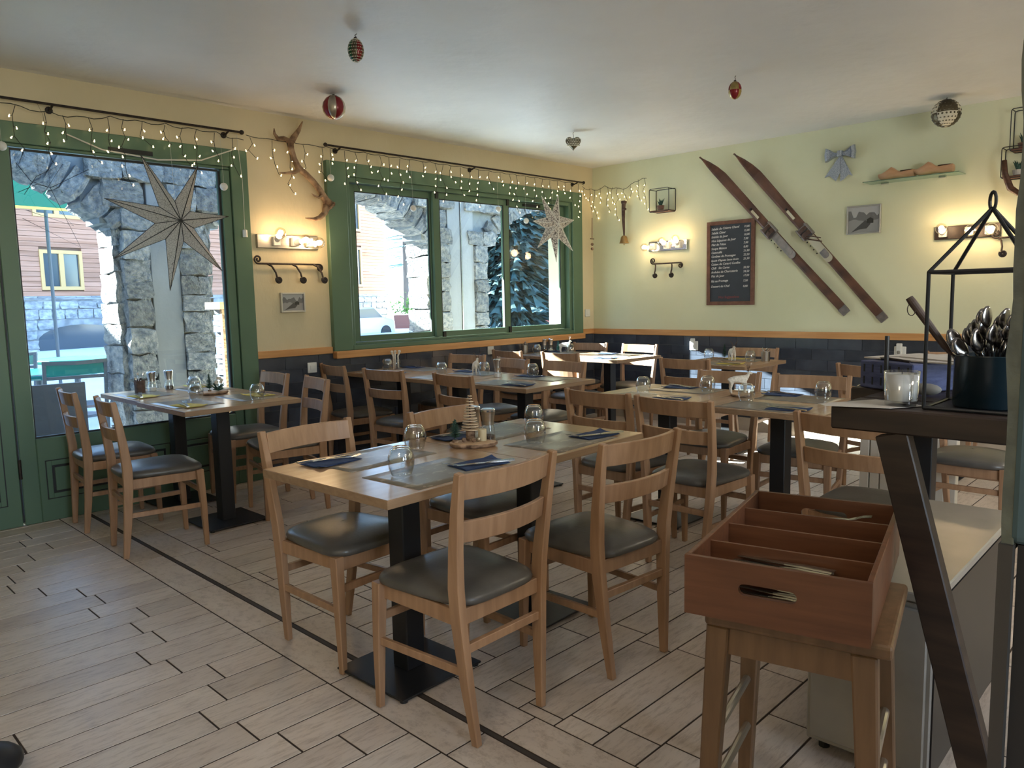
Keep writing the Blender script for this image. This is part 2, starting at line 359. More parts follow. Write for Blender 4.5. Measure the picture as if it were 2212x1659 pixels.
# ================================================================ ROOM SHELL
# ---- floor
fl = struct(MB().box((-1.2, -2.6, -0.12), (XW, YW, -0.0022)).build('floor', M['grout']), 'pale limed wood-effect tile floor with dark brown joints')
def px(p):
    v = [sum(RM[i][j] * (p[i] - (0, 0, 1.35)[i]) for i in range(3)) for j in range(3)]
    return (1106 + 1648.93 * v[0] / v[2], 829.5 + 1648.93 * v[1] / v[2]) if v[2] > 0.05 else None
RP, TL = 0.1558, 0.63
tiles = []
lj = {25: 1.141, 24: 1.073, 23: 1.17, 22: 1.042, 21: 0.955, 20: 0.878, 19: 0.84, 18: 0.935, 17: 1.059, 16: 1.093, 15: 1.018, 14: 1.17, 13: 1.089, 12: 1.12, 11: 1.001, 10: 1.055, 9: 1.146, 8: 1.079, 7: 0.979, 6: 1.036, 5: 1.095, 4: 1.218}
rj = {0: 1.847, 1: 1.797, 2: 1.76, 3: 1.828}
rt = random.Random(5)
def row(x0, x1, ya, yb, j, m_):
    j = j - TL * math.ceil((j - x0) / TL)
    xs = j
    while xs < x1:
        a, b = max(xs, x0), min(xs + TL, x1)
        if b - a > 0.02: tiles.append((a, b, ya, yb, m_))
        xs += TL
for k in range(-15, 28):
    ya = 1.209 + RP * k; yb = ya + RP
    if yb > YW: yb = YW
    if yb - ya < 0.02: continue
    row(-0.9, 1.3775, ya, yb, lj.get(k, rt.uniform(0.8, 1.3)), 'tileX')
    row(1.710, XW, ya, yb, rj.get(k, rt.uniform(1.75, 2.3)), 'tileX')
for x0, x1, j in ((1.3775, 1.537, 2.285), (1.558, 1.710, 1.597)):
    ys = j - TL * 6
    while ys < YW:
        a, b = max(ys, -1.1), min(ys + TL, YW)
        if b - a > 0.02: tiles.append((x0, x1, a, b, 'tileY'))
        ys += TL
MB().box((1.540, -1.1, -0.010), (1.555, YW, -0.0012)).build('joint_strip', M['joint'], fl)
def inview(t):
    for q in ((t[0], t[2]), (t[1], t[2]), (t[0], t[3]), (t[1], t[3]), ((t[0] + t[1]) / 2, (t[2] + t[3]) / 2)):
        p = px((q[0], q[1], 0))
        if p and -20 < p[0] < 2180 and 0 < p[1] < 1680: return True
    return False
tiles.sort(key=lambda t: (not inview(t), math.hypot((t[0] + t[1]) / 2, (t[2] + t[3]) / 2)))
cache = {}
rest = MB()
G = 0.0028
for i, (a, b, c, d, m_) in enumerate(tiles):
    L_, W_ = round(b - a, 4), round(d - c, 4)
    if i < 298:
        key = (L_, W_, m_)
        if key not in cache:
            mb = MB().box((-L_ / 2 + G, -W_ / 2 + G, -0.008), (L_ / 2 - G, W_ / 2 - G, 0))
            mb.v[4:8] = [(x * (1 - 0.0012 / (L_ / 2)), y * (1 - 0.0012 / (W_ / 2)), z) for x, y, z in mb.v[4:8]]
            cache[key] = mb.mesh('floor_tile', M[m_])
        inst('floor_tile', cache[key], fl, ((a + b) / 2, (c + d) / 2, rt.uniform(-0.0006, 0)))
    else:
        rest.box((a + G, c + G, -0.008), (b - G, d - G, -0.0005))
tag(rest.build('distant_floor_tile', M['tileX'], fl), kind='stuff')
MB()
# ---- ceiling and walls
struct(MB().box((-1.2, -2.6, CE), (XW + 0.3, YW + 0.3, CE + 0.15)).build('ceiling', M['ceil']), 'white trowelled plaster ceiling')
WT = 0.36
wl_ = MB()
wl_.box((-1.2, YW, 0), (0.05, YW + WT, CE)).box((0.05, YW, 2.47), (2.79, YW + WT, CE)).box((2.79, YW, 0), (3.60, YW + WT, CE))
wl_.box((3.60, YW, 0), (6.60, YW + WT, 0.98)).box((3.60, YW, 2.42), (6.60, YW + WT, CE)).box((6.60, YW, 0), (XW + 0.3, YW + WT, CE))
wL = struct(wl_.build('wall_left', M['wallL']), 'cream ochre plaster wall with the windows')
wR = struct(MB().box((XW, -2.6, 0), (XW + 0.3, YW, CE)).build('wall_right', M['wallR']), 'pale green-cream plaster wall carrying the skis')
struct(MB().box((-1.5, -2.6, 0), (-1.2, YW + WT, CE)).build('wall_rear_left', M['wallL']))
wb = MB().box((-1.2, -2.9, 0), (0.0, -2.6, CE)).box((2.2, -2.9, 0), (XW, -2.6, CE)).box((0.0, -2.9, 0), (2.2, -2.6, 0.9)).box((0.0, -2.9, 2.3), (2.2, -2.6, CE))
struct(wb.build('wall_rear', M['wallR']))
# ---- dado of dark tiles, each tile a part
def dado(wall, along, s0, s1, zt, zb, off0):
    rows = int(round((zt - zb) / 0.104)); hh = (zt - zb) / rows
    for r in range(rows):
        z0 = zb + r * hh
        s = s0 - (0.15 if r % 2 else 0.0) - off0
        while s < s1 - 0.01:
            a, b = max(s, s0), min(s + 0.30, s1)
            if b - a > 0.03:
                key = ('d', along, round(b - a, 3))
                if key not in cache:
                    l2 = (b - a) / 2 - 0.0016; h2 = hh / 2 - 0.0016
                    mb = MB()
                    if along == 'x': mb.box((-l2, -0.008, -h2), (l2, 0, h2))
                    else: mb.box((-0.008, -l2, -h2), (0, l2, h2))
                    cache[key] = mb.mesh('wall_tile', M['darktile'])
                p = ((a + b) / 2, YW - 0.003, z0 + hh / 2) if along == 'x' else (XW - 0.003, (a + b) / 2, z0 + hh / 2)
                inst('wall_tile', cache[key], wall, p)
            s += 0.30
dado(wL, 'x', 2.80, XW - 0.012, 0.925, 0.0, 0.06)
dado(wR, 'y', 1.55, YW - 0.012, 0.925, 0.13, 0.12)
MB().box((2.80, YW - 0.004, 0), (XW, YW, 0.93)).build('tile_bed', M['grout_dark'], wL)
MB().box((XW - 0.004, -2.6, 0.0), (XW, YW, 0.93)).build('tile_bed', M['grout_dark'], wR)
tag(MB().box((XW - 0.010, -2.6, 0.13), (XW, 1.548, 0.925)).build('hidden_tile', M['darktile'], wR), kind='stuff')
struct(MB().box((XW - 0.016, -2.6, 0), (XW - 0.002, YW - 0.02, 0.128)).build('baseboard_right', M['basetile']), 'beige tile skirting under the dark tiles')
struct(MB().box((2.795, YW - 0.028, 0.93), (3.47, YW, 0.985)).build('trim_1', M['pine'], bevel=0.003), 'pine dado rail under the small picture')
struct(MB().box((6.72, YW - 0.028, 0.93), (XW - 0.028, YW, 0.985)).build('trim_2', M['pine'], bevel=0.003), 'short pine dado rail right of the window')
struct(MB().box((XW - 0.028, -2.6, 0.925), (XW, YW, 0.985)).build('trim_3', M['pine'], bevel=0.003), 'long pine dado rail on the right wall')
struct(MB().box((3.475, YW - 0.075, 0.885), (6.72, YW, 0.945)).build('trim_4', M['pine'], bevel=0.004), 'pine apron board under the wide window')
# ---- wide sliding window
wf = MB()
yf0, yf1 = YW - 0.045, YW + 0.03
wf.box((3.475, yf0, 0.945), (3.66, yf1, 2.485)).box((6.555, yf0, 0.945), (6.72, yf1, 2.485)).box((3.66, yf0, 2.375), (6.555, yf1, 2.485)).box((3.66, yf0, 0.945), (6.555, yf1, 0.985))
win = struct(wf.build('window_1', M['green'], bevel=0.004), 'wide green framed sliding window of three panes')
MB().box((3.66, YW - 0.02, 0.985), (3.70, YW + 0.10, 2.375)).box((6.515, YW - 0.02, 0.985), (6.555, YW + 0.10, 2.375)).box((3.70, YW - 0.02, 2.335), (6.515, YW + 0.10, 2.375)).box((3.70, YW - 0.02, 0.985), (6.515, YW + 0.10, 1.005)).build('window_frame', M['green'], win, bevel=0.003)
def sash(x0, x1, gx0, gx1, y, gz0=1.058, gz1=2.275):
    mb = MB().box((x0, y, 1.007), (gx0, y + 0.035, 2.332)).box((gx1, y, 1.007), (x1, y + 0.035, 2.332)).box((gx0, y, 1.007), (gx1, y + 0.035, gz0)).box((gx0, y, gz1), (gx1, y + 0.035, 2.332))
    s = mb.build('sash', M['green'], win, bevel=0.003)
    MB().box((gx0 - 0.0, y + 0.014, gz0), (gx1, y + 0.020, gz1)).build('window_pane', M['windowglass'], s)
    g = 0.008
    MB().box((gx0, y + 0.004, gz0), (gx0 + g, y + 0.012, gz1)).box((gx1 - g, y + 0.004, gz0), (gx1, y + 0.012, gz1)).box((gx0 + g, y + 0.004, gz1 - g), (gx1 - g, y + 0.012, gz1)).build('gasket', M['gasket'], s)
    return s
sash(3.702, 4.655, 3.79, 4.60, YW + 0.045)
sash(4.615, 5.60, 4.69, 5.53, YW + 0.004)
sash(5.56, 6.513, 5.645, 6.45, YW + 0.045)
MB().cb((4.655, YW + 0.0, 2.31), (0.03, 0.02, 0.07)).build('window_latch', M['gasket'], win)
MB().cb((4.70, YW - 0.004, 1.02), (0.03, 0.02, 0.07)).build('window_latch', M['gasket'], win)
MB().cb((5.585, YW + 0.0, 2.31), (0.03, 0.02, 0.07)).build('window_latch', M['gasket'], win)
MB().cb((5.585, YW - 0.004, 1.03), (0.03, 0.02, 0.07)).build('window_latch', M['gasket'], win)
MB().cb((5.98, YW + 0.036, 2.305), (0.26, 0.016, 0.028)).build('vent_strip', M['gasket'], win)
# ---- glazed door and the leaf beside it
dr = MB()
dr.box((1.19, YW - 0.03, 0), (1.285, YW + 0.06, 2.32)).box((2.60, YW - 0.03, 0.0), (2.665, YW + 0.06, 2.32)).box((1.285, YW - 0.03, 0.0), (2.60, YW + 0.06, 0.535))
door = struct(dr.build('door_1', M['green'], bevel=0.004), 'green glazed door with a solid recessed lower panel')
MB().box((1.285, YW + 0.012, 0.535), (2.60, YW + 0.020, 2.32)).build('door_pane', M['windowglass'], door)
MB().box((1.285, YW - 0.01, 0.535), (1.295, YW + 0.008, 2.32)).box((2.585, YW - 0.01, 0.545), (2.60, YW + 0.008, 2.31)).box((1.295, YW - 0.01, 2.305), (2.585, YW + 0.008, 2.32)).box((1.295, YW - 0.01, 0.535), (2.6, YW + 0.008, 0.545)).build('gasket', M['gasket'], door)
def panel(x0, x1, z0, z1, par, nm='door_panel'):
    y = YW - 0.030
    p = MB().box((x0, y - 0.004, z0), (x0 + 0.03, y, z1)).box((x1 - 0.03, y - 0.004, z0), (x1, y, z1)).box((x0 + 0.03, y - 0.004, z0), (x1 - 0.03, y, z0 + 0.03)).box((x0 + 0.03, y - 0.004, z1 - 0.03), (x1 - 0.03, y, z1)).box((x0 + 0.045, y - 0.008, z0 + 0.045), (x1 - 0.045, y, z1 - 0.045))
    p.build(nm, M['green'], par, bevel=0.003)
    MB().box((x0 - 0.006, y - 0.0012, z0 - 0.006), (x1 + 0.006, y - 0.0002, z1 + 0.006)).build('panel_groove', M['gasket'], par)
panel(1.33, 2.10, 0.145, 0.385, door); panel(2.16, 2.56, 0.145, 0.385, door)
df = MB().box((2.668, YW - 0.045, 0), (2.80, YW + 0.08, 2.47)).box((0.05, YW - 0.045, 2.345), (2.668, YW + 0.08, 2.47)).box((0.05, YW - 0.02, 2.325), (2.668, YW + 0.08, 2.345))
struct(df.build('trim_5', M['green'], bevel=0.004), 'green frame around the glazed door')
MB().cb((1.98, YW - 0.047, 2.37), (0.28, 0.006, 0.03)).build('vent_strip', M['gasket'], bpy.data.objects['trim_5'])
d2 = struct(MB().box((0.07, YW - 0.03, 0), (1.178, YW + 0.05, 2.323)).build('door_2', M['green'], bevel=0.004), 'solid green door leaf left of the glazed door')
panel(0.18, 1.10, 0.145, 0.95, d2); panel(0.18, 1.10, 1.05, 2.2, d2)
MB().box((1.180, YW - 0.022, 0.02), (1.188, YW - 0.01, 2.3)).build('door_gasket', M['gasket'], d2)
hg = MB().tube([(1.184, YW - 0.045, 0.30), (1.184, YW - 0.045, 0.42)], 0.009, 8)
hg.build('hinge', M['blackiron'], d2)
# ---- wall end beside the photographer
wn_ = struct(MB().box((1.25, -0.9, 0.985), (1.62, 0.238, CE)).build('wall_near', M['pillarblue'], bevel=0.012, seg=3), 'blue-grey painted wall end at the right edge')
rr = random.Random(3); zs_ = [0.975 + i * 0.04 for i in range(int((CE - 0.975) / 0.04) + 1)] + [CE]
MB().prism([(0.236, CE), (0.230, 0.975)] + [(0.247 + 0.0035 * math.sin(z * 9) * math.sin(z * 23 + 1) + rr.uniform(-0.0012, 0.0012), z) for z in zs_], 1.252, 1.60, 'x').build('plaster_edge', M['pillargreen'], wn_)
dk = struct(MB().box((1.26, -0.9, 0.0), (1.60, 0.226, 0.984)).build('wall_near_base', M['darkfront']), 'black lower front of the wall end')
MB().box((1.244, 0.229, 0.0), (1.262, 0.247, 0.985)).build('corner_trim', M['greymetal'], dk)

# ================================================================ OUTSIDE
g_ = struct(MB().box((-40, YW + WT, -0.30), (70, 90, -0.06)).build('ground', M['snow']), 'snow covered ground outside')
struct(MB().box((-6, YW + WT, -0.06), (16, 12.0, -0.03)).build('terrace', M['paving']), 'pale paved terrace outside the windows')
# stone arcade
AY0, AY1 = 7.5, 7.95
centres = [-2.57, 1.13, 4.84, 8.70, 12.4]
pill = [(-1.20, -0.31), (2.57, 3.40), (6.28, 7.22), (10.16, 11.0), (-4.9, -4.0)]
PK, SPR, TOPZ = 2.66, 2.05, 3.75
def archz(x):
    best = None
    for c in centres:
        if abs(x - c) < 1.45:
            R0 = 2.03; return (PK - R0) + math.sqrt(max(R0 * R0 - (x - c) ** 2, 0))
    return None
arc = struct(empty('trim_6', (0, 0, 0)), 'rubble stone arcade with low arches')
core = MB()
for a, b in pill: core.box((a + 0.03, AY0 + 0.04, -0.05), (b - 0.03, AY1 - 0.04, SPR + 0.02))
for c in centres:
    n = 20
    for i in range(n):
        xa = c - 1.45 + 2.9 * i / n; xb = xa + 2.9 / n
        za = min(archz(min(max(xa, c - 1.449), c + 1.449)), archz(min(max(xb, c - 1.449), c + 1.449)))
        core.box((xa, AY0 + 0.04, za + 0.05), (xb, AY1 - 0.04, TOPZ))
for a, b in pill: core.box((a - 0.05, AY0 + 0.041, SPR), (b + 0.05, AY1 - 0.041, TOPZ))
core.build('arch_core', M['mortar'], arc)
rs = random.Random(11)
rocks = []
for k in range(9):
    bm = bmesh.new(); bmesh.ops.create_cube(bm, size=1.0)
    bmesh.ops.subdivide_edges(bm, edges=bm.edges, cuts=2, use_grid_fill=True)
    for v in bm.verts:
        n_ = v.co.normalized()
        mx = max(abs(v.co.x), abs(v.co.y), abs(v.co.z))
        v.co = v.co.lerp(n_ * 0.62, 0.20) + Vector((rs.uniform(-1, 1), rs.uniform(-1, 1), rs.uniform(-1, 1))) * 0.065
    me = bpy.data.meshes.new('stone'); bm.to_mesh(me); bm.free(); me.materials.append(M['stone'])
    rocks.append(me)
def stone(x0, x1, z0, z1, y=AY0, dep=0.10, name='stone', par=None):
    inst(name, rs.choice(rocks), par or arc, ((x0 + x1) / 2, y + dep / 2 - rs.uniform(0.0, 0.035), (z0 + z1) / 2), (0, rs.uniform(-0.04, 0.04), 0), ((x1 - x0) * 0.99, dep + 0.09, (z1 - z0) * 0.98))
def rubble(x0, x1, z0, z1, wmin, wmax):
    z = z0
    while z < z1 - 0.05:
        h = min(rs.uniform(0.13, 0.27), z1 - z)
        if z1 - z - h < 0.08: h = z1 - z
        x = x0
        while x < x1 - 0.02:
            w_ = min(rs.uniform(wmin, wmax), x1 - x)
            if x1 - x - w_ < 0.10: w_ = x1 - x
            stone(x, x + w_, z, z + h); x += w_
        z += h
def reveal(x, z0, z1):   # stones on the side of a pillar
    z = z0
    while z < z1 - 0.05:
        h = rs.uniform(0.18, 0.30)
        inst('stone', rs.choice(rocks), arc, (x + 0.03, (AY0 + AY1) / 2 + 0.03, z + h / 2), (0, 0, rs.uniform(-0.05, 0.05)), (0.14, (AY1 - AY0) * 0.98, h * 0.98)); z += h
for a, b, c0, c1 in ((2.57, 3.40, 2.83, 3.10), (6.28, 7.22, 6.53, 6.98)):
    rubble(a + 0.02, c0, -0.03, SPR, 0.16, 0.30); rubble(c1, b - 0.02, -0.03, SPR, 0.14, 0.30)
    reveal(a, 0.0, SPR); reveal(b - 0.06, 0.0, SPR)
# stones over the arches (only bays the windows show)
for c, lim in ((1.13, (0.9, 2.57)), (4.84, (3.40, 6.28)), (8.70, (7.22, 8.6))):
    x = max(c - 1.45, lim[0])
    while x < min(c + 1.45, lim[1]):          # voussoir-like edge stones
        w_ = rs.uniform(0.11, 0.20); xm = x + w_ / 2
        z = archz(min(max(xm, c - 1.44), c + 1.44)); sl = (xm - c) / math.sqrt(max(2.03 ** 2 - (xm - c) ** 2, 0.01))
        inst('arch_stone', rs.choice(rocks), arc, (xm, (AY0 + AY1) / 2, z + 0.12), (0, math.atan(sl), 0), (w_ * 1.02, AY1 - AY0 + 0.03, 0.26)); x += w_
for xa, xb in ((0.9, 7.3), (7.3, 8.8)):
    z = SPR
    while z < 3.2:
        h = rs.uniform(0.17, 0.27); x = xa
        while x < xb:
            w_ = rs.uniform(0.2, 0.38); xm = x + w_ / 2; az = archz(xm)
            conc = 2.83 < xm < 3.10 or 6.53 < xm < 6.98
            if (az is None or z > az + 0.17) and not conc:
                stone(x, x + w_, z, z + h)
            x += w_
        z += h
MB().box((2.83, AY0 - 0.03, -0.03), (3.10, AY0 + 0.1, TOPZ)).build('concrete_pilaster', M['concrete'], arc, bevel=0.006)
MB().box((6.53, AY0 - 0.02, -0.03), (6.745, AY0 + 0.1, TOPZ)).build('concrete_pilaster', M['concrete'], arc, bevel=0.006)
MB().box((6.765, AY0 - 0.02, -0.03), (6.98, AY0 + 0.1, TOPZ)).build('concrete_pilaster', M['concrete'], arc, bevel=0.006)
MB().tube([(6.75, AY0 - 0.03, -0.03), (6.755, AY0 - 0.03, TOPZ)], 0.009, 6).build('lightning_rod', M['steel'], arc)

# larch clad house beyond the terrace (its facade runs obliquely away to the right)
A0 = Vector((6.80, 28.74, 0)); fd = Vector((18.0, 4.98, 0)).normalized(); fn = Vector((fd.y, -fd.x, 0))
frz = math.atan2(fd.y, fd.x)
hs_ = empty('chalet_building', tuple(A0), frz, 'larch clad house on a pale rubble base beyond the terrace', 'building')
LX0, LX1 = -9.0, 18.9
ZB = 1.75
bod = MB().box((-32, 0.05, -0.3), (-13.0, 9, 20.0)).box((-13.0, 0.05, -0.3), (LX1, 9, 7.4))  # taller end block is unseen, added to keep sun off the door side
bod.build('wall', M['larchgap'], hs_)
MB().box((LX0, -0.06, ZB - 0.12), (LX1 + 0.06, 0.1, ZB + 0.0)).build('ledge', M['palestone'], hs_)
z = ZB
wins = [(0.6, 2.05, 1.95, 3.28), (0.5, 2.1, 4.35, 5.9), (15.9, 16.9, 2.1, 4.1), (15.9, 16.9, 4.9, 6.6), (9.0, 10.5, 2.0, 3.4)]
rb_ = random.Random(2); nb = 0
while z < 7.4:
    h = 0.163; segs = [(LX0, LX1)]
    for (wx0, wx1, wz0, wz1) in wins:
        if z + h > wz0 + 0.02 and z < wz1 - 0.02:
            segs = [s_ for a, b in segs for s_ in ([(a, wx0), (wx1, b)] if a < wx0 and b > wx1 else [(a, b)])]
    for a, b in segs:
        mb = MB().box((a, -0.03 - rb_.uniform(0, 0.012), z), (b, 0.05, z + h - 0.012)); mb.build('cladding_board', M['larch'], hs_); nb += 1
    z += h
for (wx0, wx1, wz0, wz1) in wins:
    fr = MB().box((wx0, -0.07, wz0), (wx0 + 0.12, 0.04, wz1)).box((wx1 - 0.12, -0.07, wz0), (wx1, 0.04, wz1)).box((wx0 + 0.12, -0.07, wz0), (wx1 - 0.12, 0.04, wz0 + 0.12)).box((wx0 + 0.12, -0.07, wz1 - 0.12), (wx1 - 0.12, 0.04, wz1)).box(((wx0 + wx1) / 2 - 0.08, -0.06, wz0 + 0.12), ((wx0 + wx1) / 2 + 0.08, 0.04, wz1 - 0.12)).build('window', M['oak'], hs_)
    MB().box((wx0 + 0.12, 0.0, wz0 + 0.12), (wx1 - 0.12, 0.02, wz1 - 0.12)).build('pane', M['pane'], fr)
pr = []
for k in range(5):
    bm = bmesh.new(); bmesh.ops.create_cube(bm, size=1.0); bmesh.ops.subdivide_edges(bm, edges=bm.edges, cuts=1, use_grid_fill=True)
    for v in bm.verts: v.co = v.co.lerp(v.co.normalized() * 0.65, 0.3) + Vector([rs.uniform(-0.06, 0.06) for _ in range(3)])
    me = bpy.data.meshes.new('base_stone'); bm.to_mesh(me); bm.free(); me.materials.append(M['palestone']); pr.append(me)
MB().box((LX0, -0.01, -0.3), (LX1, 0.06, ZB - 0.1)).build('mortar_face', M['palestone'], hs_)
z = -0.25; nst = 0
def cellar(x, z):   # cellar arch opening
    return 0.3 < x < 3.4 and z < 0.75 - 0.22 * ((x - 1.85) / 1.4) ** 2
while z < ZB - 0.14:
    h = rs.uniform(0.26, 0.40); x = LX0 + 3.2
    while x < LX1:
        w_ = rs.uniform(0.38, 0.72)
        seen = x < 4.2 or x > 14.4
        if seen and not cellar(x + w_ / 2, z) and nst < 290:
            inst('base_stone', rs.choice(pr), hs_, (x + w_ / 2, -0.03, z + h / 2), (0, rs.uniform(-0.05, 0.05), 0), (w_ * 0.95, 0.12, min(h, ZB - 0.12 - z) * 0.93)); nst += 1
        x += w_
    z += h
ca = [(0.35, -0.28)] + [(1.85 - 1.5 * math.cos(pi * i / 12), 0.25 + 0.52 * math.sin(pi * i / 12)) for i in range(13)] + [(3.35, -0.28)]
MB().prism(ca, -0.02, 0.03, 'y').build('cellar_opening', M['pane'], hs_)
for k in range(4):
    MB().box((-3.2, -0.65, 2.85 + k * 0.42), (-0.55, -0.58, 3.12 + k * 0.42)).build('balcony_board', M['oak'], hs_)
MB().box((-3.2, -0.6, 2.6), (-0.7, 0, 2.72)).build('balcony_floor', M['oak'], hs_)
# awning of the terrace bar, in front of that house
aw = empty('awning', (2.2, 13.2, 3.42), 0.05, 'green awning with a yellow hem beyond the stone arch', 'awning')
MB().box((-4.0, 0, -0.55), (2.05, 0.05, 0.0)).build('valance', M['awning'], aw)
MB().box((-4.0, -0.004, -0.585), (2.05, 0.054, -0.55)).build('hem', M['awningy'], aw)
MB().prism([(0.0, 0.0), (2.0, 0.9), (2.0, 0.95), (0.0, 0.05)], -4.0, 2.05, 'x').build('canopy', M['awning'], aw)
for x in (-3.9, 1.95): MB().tube([(x, 1.9, -3.45), (x, 1.9, 0.85)], 0.03, 8).build('post', M['greychair'], aw)

# trees, hill, right-hand chalet
def spruce(name, loc, h, r0, label, seed, n=1500, trunk_r=0.28, low=0.4, group=None):
    rd = random.Random(seed); t = empty(name, loc, 0, label, 'tree', group)
    MB().tube([(0, 0, 0), (0, 0, h * 0.5), (0, 0, h * 0.97)], [trunk_r, trunk_r * 0.6, 0.03], 8).build('trunk', M['trunk'], t)
    f = MB()
    for i in range(n):
        u = rd.random() ** 0.8; z = low + (h - low) * u; rr0 = r0 * (1 - u) ** 0.85 + 0.1
        a = rd.uniform(0, 2 * pi); ca_, sa = math.cos(a), math.sin(a); L_ = rr0 * rd.uniform(0.35, 1.0)
        segs = 3; drop = L_ * rd.uniform(0.12, 0.3); wd = rd.uniform(0.022, 0.06)
        for s_ in range(segs):
            q0 = L_ * (0.25 + 0.75 * s_ / segs); q1 = L_ * (0.25 + 0.75 * (s_ + 1) / segs); z0 = z - drop * (q0 / L_) ** 2; z1 = z - drop * (q1 / L_) ** 2
            for sgn in (-1, 1):
                p = Vector((ca_ * q0, sa * q0, z0)); tip = Vector((ca_ * (q1 + 0.08) - sa * sgn * wd * 2.6, sa * (q1 + 0.08) + ca_ * sgn * wd * 2.6, z1 - 0.04))
                q = Vector((ca_ * q1, sa * q1, z1)); low_ = (p + q) / 2 + Vector((0, 0, -0.04))
                f.add([p, tip, q, low_], [(0, 1, 2), (0, 3, 1), (1, 3, 2), (0, 2, 3)])
    tag(f.build('foliage', M['conifer'], t), kind='stuff'); return t
spruce('spruce_tree', (17.6, 17.2, -0.1), 12.0, 3.2, 'big dark spruce behind the arcade, right of the concrete pilasters', 4, 9500, 0.34, 0.7)
def pine(loc, h, label, seed):
    rd = random.Random(seed); t = empty('larch_tree', loc, 0, label, 'tree', 'bare larches in the snow beyond the house')
    MB().tube([(0, 0, 0), (0.1, 0, h * 0.5), (0, 0, h)], [0.28, 0.18, 0.04], 7).build('trunk', M['trunk'], t)
    f = MB()
    for i in range(160):
        z = h * rd.uniform(0.15, 1.0); a = rd.uniform(0, 2 * pi); L_ = (1.15 - z / h) * rd.uniform(1.2, 3.0)
        f.tube([(0, 0, z), (math.cos(a) * L_, math.sin(a) * L_, z + L_ * rd.uniform(-0.25, 0.2))], [0.05, 0.02], 4)
    tag(f.build('branches', M['conifer'], t), kind='stuff')
pine((37.0, 47.5, 0.5), 21, 'bare larch nearest the corner of the wooden house', 1)
pine((39.5, 48.5, 0.5), 23, 'tall bare larch, middle of the three beyond the wooden house', 2)
pine((42.5, 49.5, 0.5), 20, 'bare larch furthest right of the three beyond the wooden house', 3)
hill = []
hb = MB()
nx, ny = 26, 12
for j in range(ny + 1):
    for i in range(nx + 1):
        x = -30 + i * 6.0; y = 50 + j * 8.0 - max(0, (i - 14)) * 1.4
        z = -0.2 + (j / ny) ** 1.3 * 26 + 1.5 * math.sin(i * 0.9) * (j / ny) + (rs.uniform(-0.4, 0.4) if j else -0.3)
        hb.v.append((x, y, z))
for j in range(ny):
    for i in range(nx):
        a = j * (nx + 1) + i; hb.f.append((a, a + 1, a + nx + 2, a + nx + 1))
struct(hb.build('snow_hill', M['snow'], smooth=True), 'snowy slope behind the trees')
def planter_box(loc, label, wid, seed, hh):
    t = empty('planter', loc, -0.75, label, 'planter', 'planters in the snow beyond the house corner')
    MB().box((-wid / 2, -0.4, -0.1), (wid / 2, 0.4, 0.62)).build('trough', M['planter'], t, bevel=0.02)
    rd = random.Random(seed); f = MB()
    for i in range(260):
        c = (rd.gauss(0, wid * 0.24), rd.gauss(0, 0.2), 0.65 + abs(rd.gauss(0, hh * 0.5))); s_ = rd.uniform(0.05, 0.12)
        d = Vector((rd.uniform(-1, 1), rd.uniform(-1, 1), rd.uniform(-0.3, 1))).normalized() * s_
        e_ = d.orthogonal().normalized() * s_ * 0.6; c = Vector(c)
        f.add([c - e_, c + e_, c + d * 1.6, c + d.cross(e_) * 0.5], [(0, 1, 2), (0, 1, 3), (1, 2, 3), (0, 2, 3)])
    tag(f.build('shrub_leaves', M['hedge'], t), kind='stuff')
planter_box((24.6, 31.2, 0), 'pink planter with a taller loose shrub beside the house corner', 1.7, 1, 0.9)
planter_box((26.6, 31.0, 0), 'pink planter with a low round shrub beside the pillar', 1.6, 2, 0.5)
car = empty('car', (19.15, 28.6, -0.35), 0.2, 'white car parked at the corner of the wooden house', 'car')
MB().prism([(-2.0, 0.25), (-1.95, 0.85), (-1.2, 0.98), (-0.7, 1.42), (0.7, 1.45), (1.35, 0.98), (2.0, 0.85), (2.05, 0.25)], -0.85, 0.85, 'y').build('body', M['car'], car, bevel=0.08, seg=2)
MB().prism([(-1.05, 0.98), (-0.62, 1.36), (0.62, 1.39), (1.15, 0.98)], -0.87, 0.87, 'y').build('side_window', M['pane'], car)
for x in (-1.3, 1.35):
    for y in (-0.8, 0.8):
        MB().tube([(x, y - 0.1, 0.3), (x, y + 0.1, 0.3)], 0.32, 16).build('wheel', M['black'], car)
ch = empty('cream_chalet', (29.5, 24.2, 0), 0.35, 'cream chalet with a yellow door frame behind the spruce', 'building')
MB().box((-2.0, 0, -0.2), (8, 6, 5.6)).build('wall', M['stucco'], ch)
MB().prism([(-2.8, 5.4), (3.0, 8.0), (8.8, 5.4), (8.8, 5.7), (3.0, 8.35), (-2.8, 5.7)], -1.2, 7, 'y').build('roof', M['snow'], ch)
MB().box((-1.6, -0.1, 0.0), (-1.35, 0, 2.3)).box((-0.2, -0.1, 0.0), (0.05, 0, 2.3)).box((-1.6, -0.1, 2.3), (0.05, 0, 2.5)).build('door_frame', M['oak'], ch)
for k in range(7):
    MB().box((-1.3, -0.06, 0.1 + k * 0.31), (-0.25, 0, 0.33 + k * 0.31)).build('shutter_slat', M['shutter'], ch)
fe = empty('red_fence', (22.5, 20.6, 0), -0.55, 'low red wooden fence under the spruce', 'fence')
for k in range(6): MB().box((k * 0.9, -0.05, -0.1), (k * 0.9 + 0.12, 0.05, 0.95)).build('post', M['redwood'], fe)
for z in (0.35, 0.78): MB().box((-0.1, -0.08, z), (4.8, -0.05, z + 0.16)).build('rail', M['redwood'], fe)
fe2 = empty('snow_railing', (33, 40.0, 0), -0.6, 'dark railing in the snow beyond the house corner', 'fence')
for k in range(9): MB().box((k * 1.2, -0.05, 0), (k * 1.2 + 0.45, 0.05, 1.1)).build('panel', M['tealtable'], fe2)
